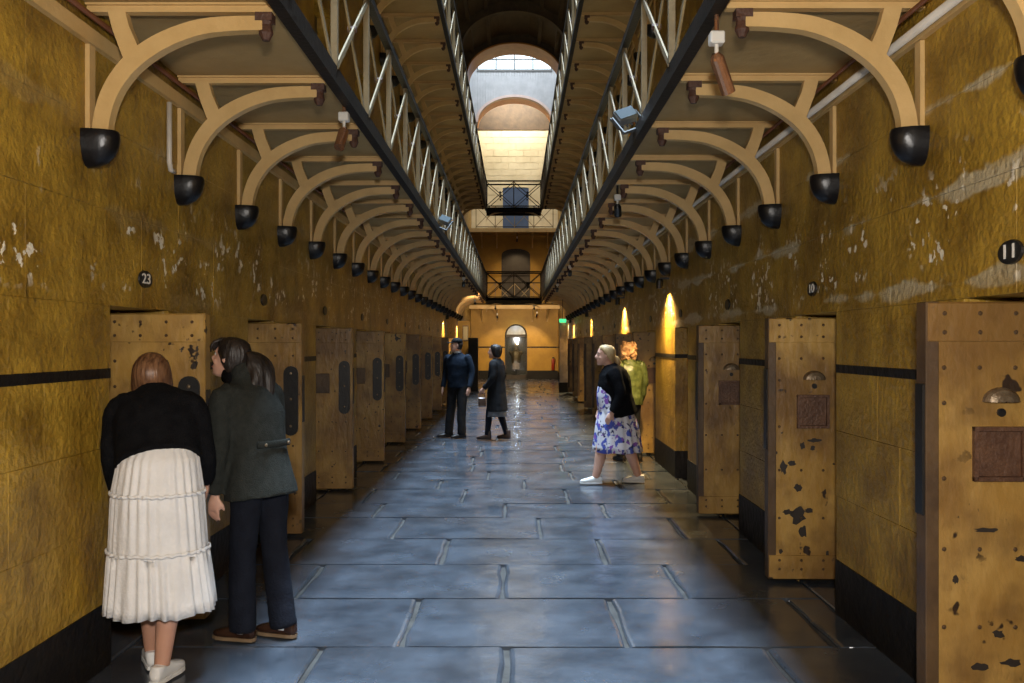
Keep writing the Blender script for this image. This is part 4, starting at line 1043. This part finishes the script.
for s in 'LR': limb(mb, [J['hp'+s], J['kn'+s], lerp(J['kn'+s], J['an'+s], .35)+V(0, -.02, 0), J['an'+s]], [.085, .058, .058, .042], 12)
baked('tights', mb, 'navy_cloth', t, .012, 3)
hs = [(.132, -.018, .012, .012), (.126, -.018, .05, .055), (.108, -.018, .076, .085), (.07, -.022, .092, .102), (.02, -.03, .095, .100), (-.03, -.036, .088, .088), (-.07, -.04, .072, .068), (-.09, -.04, .05, .05)]
hair_shell(hs, F, lambda z, x: .095 if z > .06 else .04, .03, 14).build('hair', 'dark_hair', t, smooth=True, local=True)
for s in 'LR':
    o = shoe(t, J['an'+s], J['fy'+s], 'boot_leather', 'dark_shoe', 1.0, .07, 'boot')
b = thing('hand_bag', 'small brown bag held by the woman in the black coat', 'bag', (-.575, 15.30, .60))
MB().cbox(-.575-.065, -.575+.065, 15.30-.035, 15.30+.035, .58, .74, .015).build('pouch', 'brown_leather', b)
MB().tube([(-.625, 15.30, .735), (-.605, 15.30, .80), (-.545, 15.30, .80), (-.525, 15.30, .735)], [.007]*4, 8, (0, 1, 0)).build('strap', 'brown_leather', b, smooth=True)

# --- blonde woman in black cardigan and floral dress, striding left
t = person('blonde woman in black cardigan and blue floral dress striding left', (1.135, 10.6, 0), R(88))
J = dict(hip=V(0, -.03, .90), chest=V(0, -.01, 1.20), neck=V(0, .035, 1.405), head=V(0, .085, 1.515), yaw=R(4), pitch=R(-2),
         shL=V(-.19, .0, 1.325), elL=V(-.265, -.09, 1.06), wrL=V(-.245, .02, .86), shR=V(.19, .0, 1.325), elR=V(.25, .04, 1.07), wrR=V(.22, .12, .88),
         hpL=V(-.09, -.02, .87), knL=V(-.085, .14, .47), anL=V(-.08, .20, .090), hpR=V(.09, -.03, .87), knR=V(.085, -.16, .47), anR=V(.08, -.31, .085), fyL=R(2), fyR=R(-6))
F = body_mesh(J, t, 'skin', .009, leg=1.18)
mb = MB(); limb(mb, [V(0, -.02, .84), lerp(J['hip'], J['chest'], .5)+V(0, .03, 0), J['chest']+V(0, .005, 0), lerp(J['chest'], J['neck'], .6)+V(0, .02, 0)], [(.20, .19), (.19, .185), (.185, .165), (.10, .07)], 20)
baked('dress_bodice', mb, 'floral_print', t, .012, 4)
mb = top_garment(J, (.215, .200), (.21, .195), (V(0, -.085, .80), (.235, .215)), 1.2, .95, back=-.015, sh_r=.075)
baked('cardigan', mb, 'black_knit', t, .012, 4, .02)
skirt('dress_skirt', [(.92, 0, -.03, .20, .185, .3), (.70, 0, -.05, .235, .245, .8), (.385, 0, -.06, .255, .285, 1.5)], 'floral_print', t, .009, 13, 72)
hb_ = [(.128, -.012, .012, .012), (.122, -.012, .044, .05), (.106, -.014, .070, .082), (.07, -.018, .084, .100), (.02, -.026, .086, .098), (-.03, -.036, .080, .085), (-.07, -.045, .064, .062), (-.10, -.05, .045, .04)]
hair_shell(hb_, F, lambda z, x: .085 if z > .075 else .03+(z-.03)*1.0, .016, 15).build('hair', 'blonde_hair', t, smooth=True, local=True)
mb = MB(); limb(mb, [F @ V(0, -.09, -.02), F @ V(0, -.14, -.03), F @ V(0, -.16, -.08), F @ V(.0, -.15, -.16)], [.022, .036, .036, .012], 10); baked('ponytail', mb, 'blonde_hair', t, .009, 2)
shoe(t, J['anL'], R(2), 'white_shoe', 'white_shoe'); shoe(t, J['anR'], R(-6), 'white_shoe', 'white_shoe')

# --- person in green jacket beyond her
t = person('person with curly ginger hair in green jacket, half hidden behind the blonde woman', (1.585, 12.6, 0), R(28))
J = dict(hip=V(0, 0, .92), chest=V(0, .0, 1.23), neck=V(0, .02, 1.43), head=V(0, .06, 1.545), yaw=R(20), pitch=R(-8),
         shL=V(-.185, 0, 1.36), elL=V(-.25, -.02, 1.08), wrL=V(-.24, .08, .86), shR=V(.185, 0, 1.36), elR=V(.25, -.02, 1.08), wrR=V(.24, .08, .86),
         hpL=V(-.09, 0, .89), knL=V(-.09, .06, .48), anL=V(-.09, .06, .085), hpR=V(.09, 0, .89), knR=V(.09, .0, .48), anR=V(.09, -.08, .085))
F = body_mesh(J, t, 'skin', .010)
baked('jacket', top_garment(J, (.205, .155), (.20, .155), (V(0, 0, .80), (.205, .165)), 1.2, sh_r=.075), 'green_jacket', t, .012, 3, .045)
mb = MB(); limb(mb, [J['hip']-Z*.08, J['hip']+Z*.08], [(.17, .13), (.17, .13)], 16)
for s in 'LR': limb(mb, [J['hp'+s], J['kn'+s], V(*J['an'+s])-Z*.02], [(.095, .10), (.072, .078), (.066, .075)], 14)
baked('trousers', mb, 'black_cloth', t, .013, 4, .015)
cu_ = MB(); random.seed(11)
cu_.ball(F @ V(0, -.02, .015), (.112, .118, .122), 20, 12)
for i in range(120):
    th = random.uniform(0, 2*PI); zz = random.uniform(-.10, .12); rr = math.sqrt(max(.05, 1-(zz/.15)**2))
    if math.sin(th) > .5 and zz < .05: continue
    cu_.ball(F @ V(.118*rr*math.cos(th), -.025+.122*rr*math.sin(th), zz*1.1), random.uniform(.014, .026), 8, 6)
baked('hair', cu_, 'ginger_hair', t, .010, 1)
for s in 'LR': shoe(t, J['an'+s], 0, 'dark_shoe', 'dark_shoe', 1.05)
